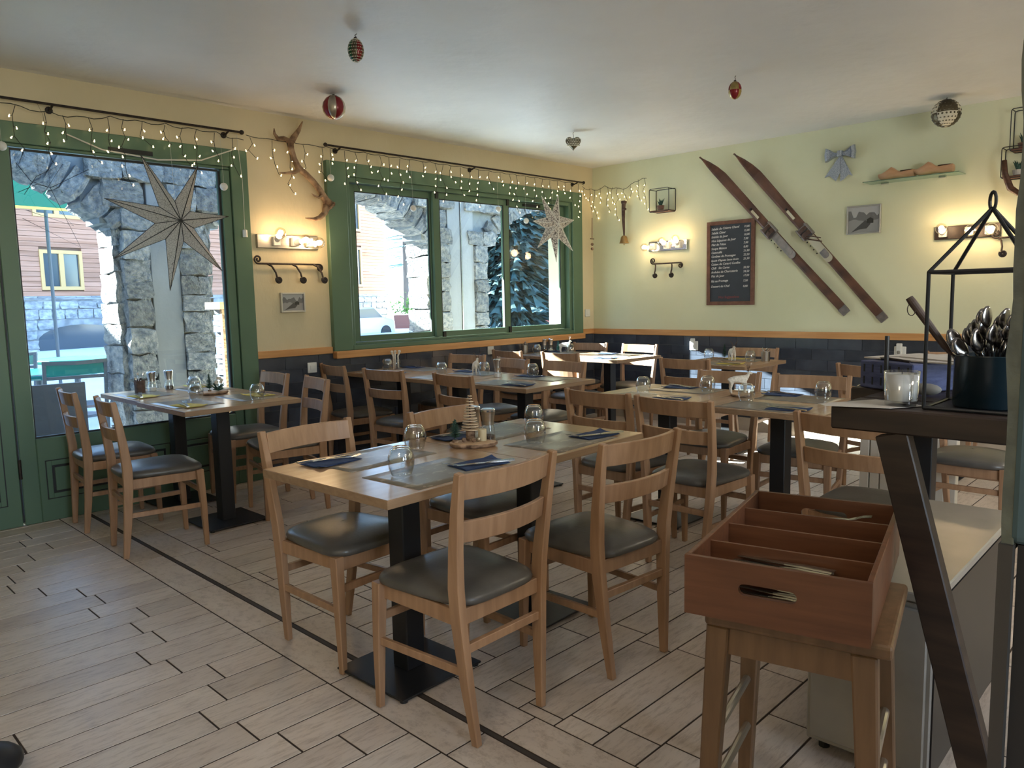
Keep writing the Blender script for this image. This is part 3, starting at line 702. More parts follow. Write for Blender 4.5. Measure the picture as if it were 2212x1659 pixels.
MB().box((0, -0.03, 0.9), (10.5, 0.03, 1.0)).build('rail', M['greychair'], fe2)

# terrace furniture seen through the glazed door
def sling_chair(loc, rz, label, colr='greychair'):
    t = empty('terrace_chair', loc, rz, label, 'chair', 'terrace chairs outside the glazed door')
    for sx in (-1, 1):
        MB().sweep([(sx * 0.25, -0.20, 0), (sx * 0.25, -0.23, 0.45), (sx * 0.25, -0.32, 0.88)], (0.03, 0.035)).build('leg', M[colr], t)
        MB().sweep([(sx * 0.25, 0.22, 0), (sx * 0.25, 0.20, 0.44)], (0.03, 0.03)).build('leg', M[colr], t)
    MB().box((-0.25, -0.23, 0.43), (0.25, 0.22, 0.455)).build('seat', M['greyboard'], t)
    MB().sweep([(-0.265, -0.32, 0.88), (0, -0.34, 0.87), (0.265, -0.32, 0.88)], (0.035, 0.03), (0, 0, 1)).build('top_rail', M[colr], t)
    MB().box((-0.235, -0.315, 0.76), (0.235, -0.300, 0.86)).build('back_band', M['tealtable'], t)
    MB().sweep([(-0.25, -0.29, 0.735), (0.25, -0.29, 0.735)], (0.03, 0.03), (0, 0, 1)).build('back_rail', M[colr], t)
sling_chair((2.27, 8.15, -0.03), -0.15, 'grey terrace chair nearest the door glass')
sling_chair((2.0, 9.62, -0.03), 2.6, 'grey terrace chair behind the teal table, half hidden')
def round_table(loc, label, m_, r=0.42):
    t = empty('terrace_table', loc, 0, label, 'table', 'terrace tables outside')
    MB().lathe([(r, 0.70), (r + 0.01, 0.715), (r + 0.01, 0.735), (r, 0.745)], 28).build('table_top', M[m_], t, smooth=False)
    MB().tube([(0, 0, 0.03), (0, 0, 0.70)], 0.035, 10).build('column', M['greychair'], t)
    MB().lathe([(0.24, 0), (0.22, 0.03)], 20).build('base', M['greychair'], t)
round_table((2.15, 8.75, -0.03), 'teal terrace table behind the nearest terrace chair', 'tealtable', 0.52)
round_table((3.05, 10.7, -0.03), 'bright green terrace table in front of the cellar arch', 'greentable', 0.48)
ab = empty('notice_board', (1.62, 6.25, 0), -0.1, 'grey notice board standing just outside the door glass', 'sign')
MB().box((-0.20, -0.02, 0.10), (0.20, 0.02, 0.80)).build('panel', M['greyboard'], ab)
MB().box((-0.23, -0.06, -0.03), (-0.17, 0.06, 0.12)).build('foot', M['greychair'], ab); MB().box((0.17, -0.06, -0.03), (0.23, 0.06, 0.12)).build('foot', M['greychair'], ab)
def shell_chair(loc, rz, label, m_):
    t = empty('shell_chair', loc, rz, label, 'chair', 'plastic chairs on the terrace')
    MB().prism([(-0.22, 0.44), (0.22, 0.44), (0.20, 0.47), (-0.20, 0.47)], -0.2, 0.22, 'y').build('seat', M['palechair'], t)
    MB().prism([(-0.22, 0.50), (0.22, 0.50), (0.15, 0.86), (-0.15, 0.86)], -0.24, -0.21, 'y').build('backrest', M[m_], t)
    for sx in (-1, 1):
        for sy in (-1, 1): MB().tube([(sx * 0.17, sy * 0.17, 0.45), (sx * 0.24, sy * 0.24, 0)], 0.015, 6).build('leg', M['palechair'], t)
shell_chair((3.62, 10.05, -0.03), 2.9, 'lilac backed plastic chair beside the pillar', 'lilac')
shell_chair((2.2, 11.2, -0.03), 2.2, 'pale plastic chair beyond the green table', 'palechair')
shell_chair((1.55, 10.4, -0.03), -0.8, 'pale plastic chair left of the green table', 'palechair')
sl = empty('slate_pillar', (3.04, 6.4, 0), 0.1, 'narrow stack of slates with a pale wooden cap outside the door', 'post')
z = -0.03
while z < 1.30:
    h = rs.uniform(0.035, 0.06)
    MB().box((-0.10 + rs.uniform(-0.012, 0.012), -0.12 + rs.uniform(-0.012, 0.012), z), (0.10, 0.06, z + h - 0.006)).build('slate', M['slate'], sl); z += h
MB().box((-0.16, -0.15, 1.31), (0.14, 0.08, 1.37)).build('cap', M['clog'], sl)
MB().box((-0.135, -0.135, -0.03), (-0.11, -0.10, 1.31)).build('side_board', M['bark'], sl)

# ================================================================ TABLES AND CHAIRS
def make_table(sx, sy, h):
    t = empty('pedestal_table', cat='table')
    tp = MB().box((-sx / 2, -sy / 2, h - 0.0295), (sx / 2, sy / 2, h - 0.0005)).build('tabletop', M['edge'], t, bevel=0.002)
    MB().box((-sx / 2 + 0.0022, -sy / 2 + 0.0022, h - 0.001), (sx / 2 - 0.0022, sy / 2 - 0.0022, h)).build('laminate', M['tabletop'], tp)
    MB().box((-0.042, -0.042, 0.015), (0.042, 0.042, h - 0.035)).build('column', M['black'], t, bevel=0.004)
    MB().box((-0.15, -0.02, h - 0.038), (0.15, 0.02, h - 0.0295)).box((-0.02, -0.15, h - 0.038), (0.02, 0.15, h - 0.0295)).build('top_bracket', M['black'], t)
    b = MB().box((-0.1875, -0.1875, 0.008), (0.1875, 0.1875, 0.016)).build('base_plate', M['black'], t, bevel=0.002)
    for x in (-0.17, 0.17):
        for y in (-0.17, 0.17): MB().lathe([(0.014, 0.0), (0.014, 0.008)], 10, (x, y, 0)).build('glide', M['black'], b)
    return t
tabs = {}
P70 = make_table(0.694, 0.70, 0.765)
P72 = make_table(0.72, 0.70, 0.765)
P75 = make_table(0.75, 0.70, 0.765)
P78 = make_table(0.70, 0.695, 0.78)
TG = 'square beech pedestal tables'
def loc2(cx, cy, th, lx, ly): return (cx + lx * math.cos(th) - ly * math.sin(th), cy + lx * math.sin(th) + ly * math.cos(th), 0)
rep(P70, loc2(1.99, 2.18, 0.039, -0.348, 0), 0.039, 'beech pedestal table nearest the camera, left half of the front pair', TG)
rep(P70, loc2(1.99, 2.18, 0.039, 0.348, 0), 0.039, 'beech pedestal table, right half of the front pair', TG)
rep(P72, (2.075, 4.557, 0), 0.005, 'beech pedestal table near the glazed door, camera-side half of that pair', TG)
rep(P72, (2.092, 5.262, 0), 0.005, 'beech pedestal table pushed against the glazed door', TG)
for y, lb in ((3.705, 'beech pedestal table at the camera end of the row under the wide window'), (4.405, 'beech pedestal table in the middle of the row under the wide window'), (5.105, 'beech pedestal table of the long row, against the wall under the window')):
    rep(P72, (3.92, y, 0), 0, lb, TG)
rep(P78, (5.85, 4.41, 0), 0, 'beech corner table, the half whose edge is sunlit', TG)
rep(P78, (5.85, 5.106, 0), 0, 'beech corner table, the half against the window wall', TG)
for y, lb in ((2.51, 'beech pedestal table with two navy napkins, left end of the right-hand row'), (1.80, 'beech pedestal table carrying the white reindeer, middle of the right-hand row'), (1.09, 'beech pedestal table of the right-hand row, hidden behind the dark shelf')):
    rep(P72, (3.90, y, 0), 0, lb, TG)
rep(P75, (6.03, 3.27, 0), 0, 'small table with yellow napkins against the dark tiled wall', TG)
rep(P75, (6.05, 1.62, 0), 0, 'table by the tiled wall, hidden behind the blue box', TG)

def make_chair():
    t = empty('dining_chair', cat='chair')
    for s in (-1, 1):
        pts = [(s * 0.150, -0.205, 0.0), (s * 0.168, -0.188, 0.20), (s * 0.183, -0.176, 0.40), (s * 0.190, -0.176, 0.50), (s * 0.198, -0.188, 0.62), (s * 0.204, -0.204, 0.74), (s * 0.208, -0.224, 0.858)]
        sz = [(0.022, 0.028), (0.027, 0.040), (0.029, 0.048), (0.029, 0.048), (0.028, 0.042), (0.027, 0.036), (0.025, 0.026)]
        MB().sweep(pts, sz).build('leg', M['beech'], t, bevel=0.003)
        MB().sweep([(s * 0.197, 0.205, 0.0), (s * 0.196, 0.200, 0.22), (s * 0.192, 0.190, 0.436)], [(0.023, 0.024), (0.031, 0.033), (0.038, 0.040)]).build('leg', M['beech'], t, bevel=0.003)
    def rail(z0, z1, yb, xw, nm):
        rings = []
        n = 9
        for i in range(n):
            u = -1 + 2 * i / (n - 1); x = u * xw; y = yb - 0.034 * (1 - u * u)
            tilt = (z1 - z0) * 0.16
            rings.append([(x, y - 0.008, z0), (x, y + 0.010, z0), (x, y + 0.010 - tilt, z1), (x, y - 0.008 - tilt, z1)])
        MB().ring(rings).build(nm, M['beech'], t, bevel=0.002)
    rail(0.772, 0.850, -0.200, 0.196, 'back_rail'); rail(0.640, 0.706, -0.186, 0.186, 'back_rail')
    # apron
    ap = MB()
    ap.sweep([(-0.180, -0.165, 0.405), (-0.178, 0.19, 0.405)], (0.018, 0.05)).sweep([(0.180, -0.165, 0.405), (0.178, 0.19, 0.405)], (0.018, 0.05))
    ap.box((-0.18, 0.183, 0.38), (0.18, 0.200, 0.43)).box((-0.17, -0.182, 0.38), (0.17, -0.165, 0.43))
    ap.build('seat_frame', M['beech'], t, bevel=0.002)
    for s in (-1, 1): MB().sweep([(s * 0.172, -0.185, 0.235), (s * 0.196, 0.20, 0.235)], (0.016, 0.026)).build('stretcher', M['beech'], t, bevel=0.002)
    MB().box((-0.172, -0.192, 0.292), (0.172, -0.172, 0.320)).build('stretcher', M['beech'], t, bevel=0.002)
    MB().box((-0.185, 0.188, 0.30), (0.185, 0.204, 0.328)).build('stretcher', M['beech'], t, bevel=0.002)
    # cushion, domed, trapezoid with rounded corners
    rings = []
    def outline(k, z):
        o = []
        for i in range(28):
            a = 2 * pi * i / 28; c_, s_ = math.cos(a), math.sin(a)
            x = math.copysign(abs(c_) ** 0.42, c_); y = math.copysign(abs(s_) ** 0.42, s_)
            w_ = 0.196 + 0.022 * y
            o.append((x * w_ * k, 0.012 + y * 0.212 * k, z + (0.004 * (1 - abs(x)) if k < 0.9 else 0)))
        return o
    for k, z in ((0.95, 0.430), (1.0, 0.436), (1.015, 0.448), (0.985, 0.460), (0.90, 0.470), (0.70, 0.480), (0.42, 0.486), (0.12, 0.488)): rings.append(outline(k, z))
    MB().ring(rings).build('seat_cushion', M['leather'], t, smooth=True)
    return t
CH = make_chair()
CG = 'beech dining chairs with dark leather seats'
chairs = [
 (1.614, 1.829, 0.032, 'beech chair nearest the camera, back turned, at the front table'),
 (2.238, 1.758, -0.068, 'beech chair with its back to us, second from the camera, front table'),
 (1.632, 2.534, 3.225, 'left one of two beech chairs facing us across the front table'),
 (2.295, 2.455, 3.198, 'beech chair facing us at the front table, behind the wooden spiral tree'),
 (1.605, 4.410, -1.687, 'beech chair left of the door table, nearer one of the two'),
 (1.611, 5.101, -1.644, 'beech chair left of the door table, farther one against the green door'),
 (2.487, 4.504, 1.357, 'nearer of two beech chairs right of the door table, window glare on both rails'),
 (2.520, 5.100, 1.49, 'farther of two beech chairs right of the door table, against dark tiles'),
 (3.545, 5.216, -1.705, 'beech chair at the wall end of window row, beside the light switch'),
 (3.525, 4.567, -1.486, 'beech chair with pale glare along its rails, middle left of the window row'),
 (3.560, 3.800, -1.665, 'beech chair left of the window row, nearest its camera end'),
 (4.434, 5.094, 1.657, 'beech chair right of the window row, closest to the window wall'),
 (4.320, 4.460, 1.40, 'beech chair right of the window row, in the middle'),
 (4.318, 3.868, 1.522, 'beech chair right of the window row at its camera end'),
 (5.400, 5.102, -1.682, 'beech chair left of the corner table, next to the white socket'),
 (5.420, 4.480, -1.56, 'beech chair left of the corner table, sunlit on its left post'),
 (6.290, 4.530, 1.545, 'beech chair with its backrest in full sun before the tiled wall'),
 (6.290, 5.150, 1.66, 'beech chair in the room corner behind the white reindeer'),
 (3.385, 2.465, -1.602, 'beech chair at the left end of the right-hand row, back turned to us'),
 (3.364, 1.993, -1.584, 'beech chair standing clear between the front table and the right-hand row'),
 (4.260, 2.420, 1.587, 'beech chair facing us across the right-hand row, behind the reindeer'),
 (4.300, 1.860, 1.72, 'beech chair facing us across the right-hand row, wide backrest left of the blue box'),
 (3.301, 1.135, -1.646, 'beech chair partly behind the dark shelf leg, its back to us'),
 (4.620, 1.060, 1.56, 'beech chair with a shiny seat seen below the dark shelf'),
 (5.400, 3.190, -1.535, 'beech chair at the left of the yellow-napkin table by the tiled wall'),
 (6.330, 3.270, 1.62, 'beech chair at the tiled wall behind the ribbed cutlery tin'),
 (5.495, 1.797, -1.915, 'beech chair just left of the blue box, its back to us'),
 (6.520, 1.680, 1.6, 'beech chair, only its top rail showing above the blue box'),
]
for x, y, a, lb in chairs: rep(CH, (x, y, 0), a, lb, CG)

# ================================================================ TABLEWARE
def make_tumbler():
    t = MB()
    outer = [(0.034, 0.0), (0.041, 0.02), (0.045, 0.042), (0.044, 0.062), (0.036, 0.084), (0.027, 0.094), (0.0255, 0.0955)]
    inner = [(0.024, 0.088), (0.033, 0.080), (0.0415, 0.060), (0.0425, 0.042), (0.0385, 0.02), (0.0322, 0.0)]
    t.lathe(outer + [(0.002, 0.0955)], 28, caps=False)
    t.lathe([(0.002, 0.088)] + inner + [(0.034, 0.0)], 28, caps=False)
    me = t.mesh('upturned_tumbler', M['thinglass'], True)
    o = bpy.data.objects.new('upturned_tumbler', me); col.objects.link(o); o['category'] = 'glass'; o['group'] = 'upturned tumblers on the tables'
    return o
TMB = make_tumbler()
def tumbler(x, y, z, lb): rep(TMB, (x, y, z + 0.0012), 0, lb, 'upturned tumblers on the tables')
def make_fork():
    b = MB()
    b.sweep([(0, -0.10, 0.002), (0, -0.05, 0.004), (0, 0.02, 0.003), (0, 0.045, 0.001)], [(0.012, 0.0018), (0.008, 0.002), (0.006, 0.0022), (0.013, 0.0018)])
    b.sweep([(0, 0.045, 0.001), (0, 0.062, 0.004)], [(0.013, 0.0018), (0.024, 0.0014)])
    for i in range(4):
        x = -0.0095 + i * 0.0063
        b.sweep([(x, 0.062, 0.004), (x, 0.080, 0.009), (x, 0.102, 0.010)], [(0.0034, 0.0014), (0.003, 0.0014), (0.0018, 0.001)])
    return b.build('fork', M['steel'])
def make_knife():
    b = MB().sweep([(0, -0.11, 0.004), (0, -0.04, 0.005), (0, 0.0, 0.004)], [(0.016, 0.006), (0.013, 0.006), (0.011, 0.004)])
    b.prism([(-0.006, 0.0), (0.007, 0.0), (0.009, 0.06), (0.004, 0.105), (-0.006, 0.11)], 0.003, 0.0045)
    return b.build('knife', M['steel'])
FK, KN = make_fork(), make_knife(); FK['category'] = 'fork'; KN['category'] = 'knife'
FK['_s'] = 1
def flat(proto, loc, rz, lb, grp):
    if proto.get('_used'): c = proto.copy(); col.objects.link(c)
    else: proto['_used'] = 1; c = proto
    c.location = loc; c.rotation_euler = (0, 0, rz); c['label'] = lb; c['group'] = grp; return c
napm = {}
def napkin(kind):
    b = MB(); n = 6
    # folded paper napkin, two layers with a lifted corner
    for lay in range(2):
        z = 0.0012 + lay * 0.0022
        w_, h_ = 0.098 - lay * 0.003, 0.062 - lay * 0.004
        vs = []; 
        for j in range(n + 1):
            for i in range(n + 1):
                u, v = i / n, j / n
                vs.append((-w_ + 2 * w_ * u + 0.012 * v * (1 if lay else 0.6), -h_ + 2 * h_ * v, z + 0.0016 * math.sin(u * 7 + lay) * math.sin(v * 5) + (0.010 * max(0, u - 0.8) * 5 * max(0, v - 0.7) * 3)))
        k = len(vs); vs += [(x, y, zz - 0.0012) for x, y, zz in vs]
        fs = []
        for j in range(n):
            for i in range(n):
                a = j * (n + 1) + i; fs += [(a, a + 1, a + n + 2, a + n + 1), (a + k, a + n + 1 + k, a + n + 2 + k, a + 1 + k)]
        for i in range(n):
            a = i; fs.append((a, a + k, a + 1 + k, a + 1)); a = n * (n + 1) + i; fs.append((a, a + 1, a + 1 + k, a + k))
            a = i * (n + 1); fs.append((a, a + n + 1, a + n + 1 + k, a + k)); a = i * (n + 1) + n; fs.append((a, a + k, a + n + 1 + k, a + n + 1))
        b.add(vs, fs)
    o = b.build('napkin', M[kind]); o['category'] = 'napkin'; return o
NAPN, NAPY = napkin('navy'), napkin('yellow')
mm = mat('placemat_print', (0.20, 0.18, 0.155), 0.32); n_, l_, b_ = nodes(mm)
tc = n_.new('ShaderNodeTexCoord'); mp = n_.new('ShaderNodeMapping'); mp.inputs['Scale'].default_value = (5, 11, 1); l_.new(tc.outputs['Object'], mp.inputs[0])
vo = n_.new('ShaderNodeTexNoise'); vo.inputs['Scale'].default_value = 3; l_.new(mp.outputs[0], vo.inputs['Vector'])
cr = n_.new('ShaderNodeValToRGB'); cr.color_ramp.interpolation = 'CONSTANT'; e_ = cr.color_ramp.elements
e_[0].color = (0.19, 0.165, 0.135, 1); e_[1].position = 0.58; e_[1].color = (0.31, 0.265, 0.21, 1)
l_.new(vo.outputs['Fac'], cr.inputs[0]); l_.new(cr.outputs[0], b_.inputs['Base Color'])
M['placemat'] = mm
def pmat():
    b = MB(); nx, ny = 12, 6; vs = []
    for j in range(ny + 1):
        for i in range(nx + 1):
            u, v = i / nx, j / ny
            edge = 0 if (i in (0, nx) or j in (0, ny)) else 1
            vs.append((-0.20 + 0.40 * u, -0.14 + 0.28 * v, 0.0010 + edge * 0.0011 * (1 + math.sin(u * 11 + v * 4)) + 0.0004))
    k = len(vs); vs += [(x, y, 0.0002) for x, y, z in vs]; fs = []
    for j in range(ny):
        for i in range(nx):
            a = j * (nx + 1) + i; fs.append((a, a + 1, a + nx + 2, a + nx + 1))
    for i in range(nx):
        fs.append((i, i + k, i + 1 + k, i + 1)); a = ny * (nx + 1) + i; fs.append((a, a + 1, a + 1 + k, a + k))
    for j in range(ny):
        a = j * (nx + 1); fs.append((a, a + nx + 1, a + nx + 1 + k, a + k)); a += nx; fs.append((a, a + k, a + nx + 1 + k, a + nx + 1))
    b.add(vs, fs)
    o = b.build('placemat', M['placemat'], smooth=True); o['category'] = 'placemat'; return o
PM = pmat()
def setting(cx, cy, face, half, z, kind, where, glass=True, gl=(-0.11, 0.22), nap=(0.16, 0.125), side='nearer', turn=0.12):
    """cx,cy table centre; face = direction the guest looks; half = centre-to-edge distance."""
    fx, fy = -math.sin(face), math.cos(face); rx, ry = math.cos(face), math.sin(face)
    def W(r, f): return (cx + rx * r + fx * (f - half), cy + ry * r + fy * (f - half))
    cn = 'navy' if kind == 'navy' else 'yellow'
    p = W(-0.01, 0.165); flat(PM, (p[0], p[1], z), face + 0.02, 'printed paper placemat ' + where, 'paper placemats')
    p = W(*nap); a = face + turn
    flat(NAPN if kind == 'navy' else NAPY, (p[0], p[1], z + 0.0036), a, cn + ' paper napkin ' + where, cn + ' paper napkins')
    q = W(nap[0] - 0.035, nap[1] + 0.0); flat(FK, (q[0], q[1], z + 0.0085), a + 1.15, 'steel fork on the ' + cn + ' napkin ' + where, 'forks laid on napkins')
    q = W(nap[0] + 0.005, nap[1] - 0.032); flat(KN, (q[0], q[1], z + 0.0085), a + 1.30, 'steel knife on the ' + cn + ' napkin ' + where, 'knives laid on napkins')
    if glass:
        p = W(*gl); tumbler(p[0], p[1], z + 0.003, 'upturned glass tumbler ' + where)
hp = pi / 2
S = setting
L1 = loc2(1.99, 2.18, 0.039, -0.348, 0); L2_ = loc2(1.99, 2.18, 0.039, 0.348, 0)
S(L1[0], L1[1], 0.039, 0.35, 0.765, 'navy', 'before the nearest chair, front table', turn=-0.15)
S(L2_[0], L2_[1], 0.039, 0.35, 0.765, 'navy', 'at the right corner of the front table', turn=-0.1)
S(L1[0], L1[1], pi + 0.039, 0.35, 0.765, 'navy', 'at the far left of the front table', gl=(-0.21, 0.18), nap=(0.13, 0.11), turn=0.1)
S(L2_[0], L2_[1], pi + 0.039, 0.35, 0.765, 'navy', 'at the far right of the front table', gl=(-0.20, 0.21), nap=(0.2, 0.12))
S(2.075, 4.557, -hp, 0.36, 0.765, 'yellow', 'at the near left of the door table', gl=(-0.12, 0.27), nap=(0.12, 0.12))
S(2.092, 5.262, -hp, 0.36, 0.765, 'yellow', 'at the far left of the door table', glass=False, nap=(0.11, 0.11))
S(2.075, 4.557, hp, 0.36, 0.765, 'yellow', 'at the near right of the door table', gl=(-0.20, 0.21), nap=(0.0, 0.10))
S(2.092, 5.262, hp, 0.36, 0.765, 'yellow', 'at the far right of the door table', gl=(-0.05, 0.25))
for y, wh in ((3.71, 'camera end of window row'), (4.41, 'middle of window row'), (5.115, 'wall end of window row')):
    S(3.92, y, -hp, 0.36, 0.765, 'navy', 'left side, ' + wh, gl=(-0.13, 0.30), glass=(y > 4))
    S(3.92, y, hp, 0.36, 0.765, 'navy', 'right side, ' + wh, gl=(0.13, 0.13) if y < 4 else (-0.14, 0.22), glass=(y < 5))
for y, wh in ((4.45, 'sunlit end of corner table'), (5.12, 'wall end of corner table')):
    S(5.85, y, -hp, 0.35, 0.78, 'navy', 'left side, ' + wh, glass=(y > 5))
    S(5.85, y, hp, 0.35, 0.78, 'navy', 'right side, ' + wh, glass=(y > 5))
S(3.90, 2.51, -hp, 0.36, 0.765, 'navy', 'near side, left end of the right-hand row', gl=(-0.12, 0.28), nap=(0.16, 0.13))
S(3.90, 2.51, hp, 0.36, 0.765, 'navy', 'far side, left end of the right-hand row', gl=(-0.17, 0.19), nap=(0.07, 0.10))
S(3.90, 1.80, -hp, 0.36, 0.765, 'navy', 'near side, middle of the right-hand row', gl=(-0.16, 0.28), nap=(0.14, 0.13))
S(3.90, 1.80, hp, 0.36, 0.765, 'navy', 'far side, middle of the right-hand row', gl=(-0.13, 0.13), nap=(0.12, 0.08))
S(3.90, 1.09, hp, 0.36, 0.765, 'navy', 'far side, shelf end of the right-hand row', gl=(0.36, 0.15), nap=(0.1, 0.1))
S(6.03, 3.27, -hp, 0.375, 0.765, 'yellow', 'left side, table by tiled wall', glass=False, nap=(0.14, 0.15))
S(6.03, 3.27, hp, 0.375, 0.765, 'yellow', 'right side, table by tiled wall', gl=(0.24, 0.28), nap=(0.06, 0.10))
tumbler(6.10, 3.10, 0.765, 'upturned glass tumbler beside the cutlery tin by the tiled wall')

# grinders
def grinder(loc, fill, label, sc_=1.0):
    t = empty('spice_grinder', loc, 0, label, 'grinder', 'glass and steel spice grinders'); t.scale = (sc_,) * 3
    MB().lathe([(0.030, 0.0), (0.031, 0.006), (0.026, 0.055), (0.023, 0.068), (0.0225, 0.072)], 20, caps=False).build('glass_jar', M['thinglass'], t, smooth=True)
    MB().lathe([(0.027, 0.002), (0.0275, 0.006), (0.0255, 0.026)], 16).build('filling', M[fill], t)
    MB().lathe([(0.0235, 0.069), (0.024, 0.085), (0.029, 0.118), (0.0305, 0.124)], 20).build('steel_head', M['brushed'], t, smooth=False)
    MB().lathe([(0.0295, 0.1245), (0.030, 0.132), (0.024, 0.136)], 20).build('cap', M['chrome'], t)
grinder((2.155, 2.250, 0.765), 'pepper', 'pepper grinder on the front table, right of the cream candle')
grinder((2.165, 2.350, 0.765), 'salt', 'salt grinder half hidden behind the wooden spiral tree on the front table')
grinder((2.015, 5.455, 0.765), 'salt', 'salt grinder on the door table, beside the cutlery tin')
grinder((2.135, 5.465, 0.765), 'pepper', 'pepper grinder on the door table, right of the salt grinder')
grinder((4.010, 4.072, 0.765), 'salt', 'salt grinder on the row under the window')
grinder((6.02, 5.400, 0.78), 'pepper', 'pepper grinder by the window wall on the corner table')
grinder((6.10, 5.380, 0.78), 'salt', 'salt grinder by the window wall on the corner table')
# cutlery tins
def spoon_mb(mb, base, top, bowl=0.017, rd=0.0022, n=8):
    b, t = Vector(base), Vector(top); d = (t - b).normalized()
    mb.tube([b, t - d * bowl * 2.0], rd, 6)
    side = d.cross(Vector((0.3, 1, 0.1))).normalized(); nrm = d.cross(side).normalized()
    rings = []
    for i in range(7):
        u = i / 6; c = t - d * bowl * 2.2 * (1 - u); w_ = bowl * math.sin(pi * (0.06 + 0.88 * u)) ** 0.7
        rings.append([c + side * w_ * math.cos(a) + nrm * w_ * 0.35 * math.sin(a) - nrm * 0.004 * math.sin(pi * u) for a in [2 * pi * j / n for j in range(n)]])
    mb.ring(rings)
def tin(loc, label, r=0.036, h=0.085, cnt=7, seed=1, m_='brushed'):
    t = empty('cutlery_tin', loc, 0, label, 'tin', 'cutlery tins on the tables')
    MB().lathe([(r * 0.86, 0.0), (r * 0.9, 0.003), (r, h), (r - 0.002, h), (r * 0.86, 0.006)], 20, caps=False).build('tin_body', M[m_], t)
    MB().lathe([(r * 0.86, 0.001), (r * 0.86, 0.004)], 16).build('tin_floor', M[m_], t)
    rd = random.Random(seed)
    for i in range(cnt):
        a = 2 * pi * i / cnt; mb = MB()
        base = (loc[0] + 0.015 * math.cos(a + 3), loc[1] + 0.015 * math.sin(a + 3), loc[2] + 0.008); top = (loc[0] + 0.030 * math.cos(a), loc[1] + 0.030 * math.sin(a), loc[2] + h + rd.uniform(0.02, 0.055))
        spoon_mb(mb, base, top, 0.010, 0.002, 6)
        o = mb.build('spoon', M['steel'], smooth=True)
        tag(o, 'small steel spoon in the ' + label, 'spoon', 'spoons in the ' + label)
tin((1.915, 5.40, 0.765), 'brown cutlery tin on the door table', seed=2, cnt=4, m_='leatherstrap')
tin((5.72, 5.40, 0.78), 'cutlery tin by the window wall on the corner table', 0.036, 0.085, 6, 3)
tin((6.20, 3.01, 0.765), 'ribbed cutlery tin on the table by the tiled wall', 0.038, 0.085, 5, 4)
jar = empty('glass_jar', (3.99, 5.30, 0.765), 0, 'small glass jar of white porcelain rabbits at the wall end of the window row', 'jar')
MB().lathe([(0.036, 0), (0.046, 0.03), (0.046, 0.06), (0.036, 0.082), (0.034, 0.085)], 20, caps=False).build('jar_body', M['thinglass'], jar, smooth=True)
for k, (x, y) in enumerate(((-0.022, 0), (0.004, 0.01), (0.026, -0.006))):
    MB().tube([(x, y, 0.0), (x * 0.9, y, 0.11), (x * 1.6, y, 0.145)], [0.007, 0.007, 0.009], 8).sphere((x * 1.6, y, 0.15), 0.013, 8, 6).build('figure', M['fur'], jar, smooth=True)

# decorations
def slice_board(loc, rx_, ry_, label, cat='wood slice', rz=0.2, th=0.022, name='wood_slice'):
    t = empty(name, loc, rz, label, cat)
    rd = random.Random(int(loc[0] * 1000)); n = 30
    ra = [1 + rd.uniform(-0.035, 0.035) for _ in range(n)]
    def rg(k, z): return [(rx_ * k * ra[i] * math.cos(2 * pi * i / n), ry_ * k * ra[i] * math.sin(2 * pi * i / n), z) for i in range(n)]
    MB().ring([rg(0.88, 0), rg(0.98, th * 0.4), rg(1.0, th * 0.8), rg(0.985, th)]).build('bark_rim', M['bark'], t)
    MB().ring([rg(0.95, th - 0.002), rg(0.95, th + 0.0015)]).build('cut_face', M['slice'], t)
    return t
def brush_tree(loc, h, r, label, m_='fir', seed=1):
    t = empty('miniature_fir', loc, 0, label, 'decoration'); rd = random.Random(seed)
    MB().lathe([(r * 0.36, 0), (r * 0.38, 0.008), (r * 0.3, 0.010)], 14).build('tree_base', M['bark'], t)
    MB().tube([(0, 0, 0.008), (0, 0, h)], 0.0016, 6).build('stem', M['fir'], t)
    b = MB()
    for i in range(520):
        u = rd.random(); z = 0.018 + (h - 0.02) * u; L_ = r * (1 - u) ** 0.8 * rd.uniform(0.6, 1.05) + 0.004; a = rd.uniform(0, 2 * pi)
        p = Vector((0, 0, z)); q = Vector((math.cos(a) * L_, math.sin(a) * L_, z + L_ * 0.25)); s_ = Vector((-math.sin(a), math.cos(a), 0)) * 0.0011
        b.add([p - s_, p + s_, q, p + Vector((0, 0, 0.0016))], [(0, 1, 2), (0, 2, 3), (1, 3, 2), (0, 3, 1)])
    tag(b.build('bristles', M[m_], t), kind='stuff'); return t
sb = slice_board((2.035, 2.215, 0.766), 0.098, 0.060, 'oval bark-edged wood slice carrying the decorations on the front table', rz=-0.72, th=0.016)
ZS = 0.766 + 0.018
brush_tree((1.983, 2.262, ZS), 0.093, 0.034, 'tiny dark fir with snowy base on the wood slice, front table', seed=3)
# spiral wooden tree on a log stump
sp = empty('spiral_wood_tree', (2.055, 2.250, ZS), 0, 'tree of stacked pale wood discs on a log stump, front table', 'decoration')
MB().lathe([(0.019, 0), (0.019, 0.040)], 16).build('stump', M['bark'], sp)
MB().tube([(0, 0, 0.04), (0, 0, 0.185)], 0.0035, 8).build('spindle', M['walnut'], sp)
MB().tube([(0, 0, 0.185), (0, 0, 0.212)], 0.0012, 6).build('wick', M['black'], sp)
zz = 0.044
for i in range(13):
    r = 0.037 * (1 - i / 15.5) ** 0.95; 
    o = MB().lathe([(r, 0), (r, 0.0032)], 22).build('disc', M['ply'], sp, loc=(0.001 * ((-1) ** i), 0, zz)); o.rotation_euler = (0.05 * (-1) ** i, 0.04, 0)
    zz += 0.0112
tag(MB().lathe([(0.017, 0), (0.017, 0.046), (0.015, 0.047)], 20, (0, 0, 0)).build('candle', M['wax'], loc=(2.078, 2.205, ZS + 0.0005)), 'short cream candle on the wood slice, front table', 'candle')
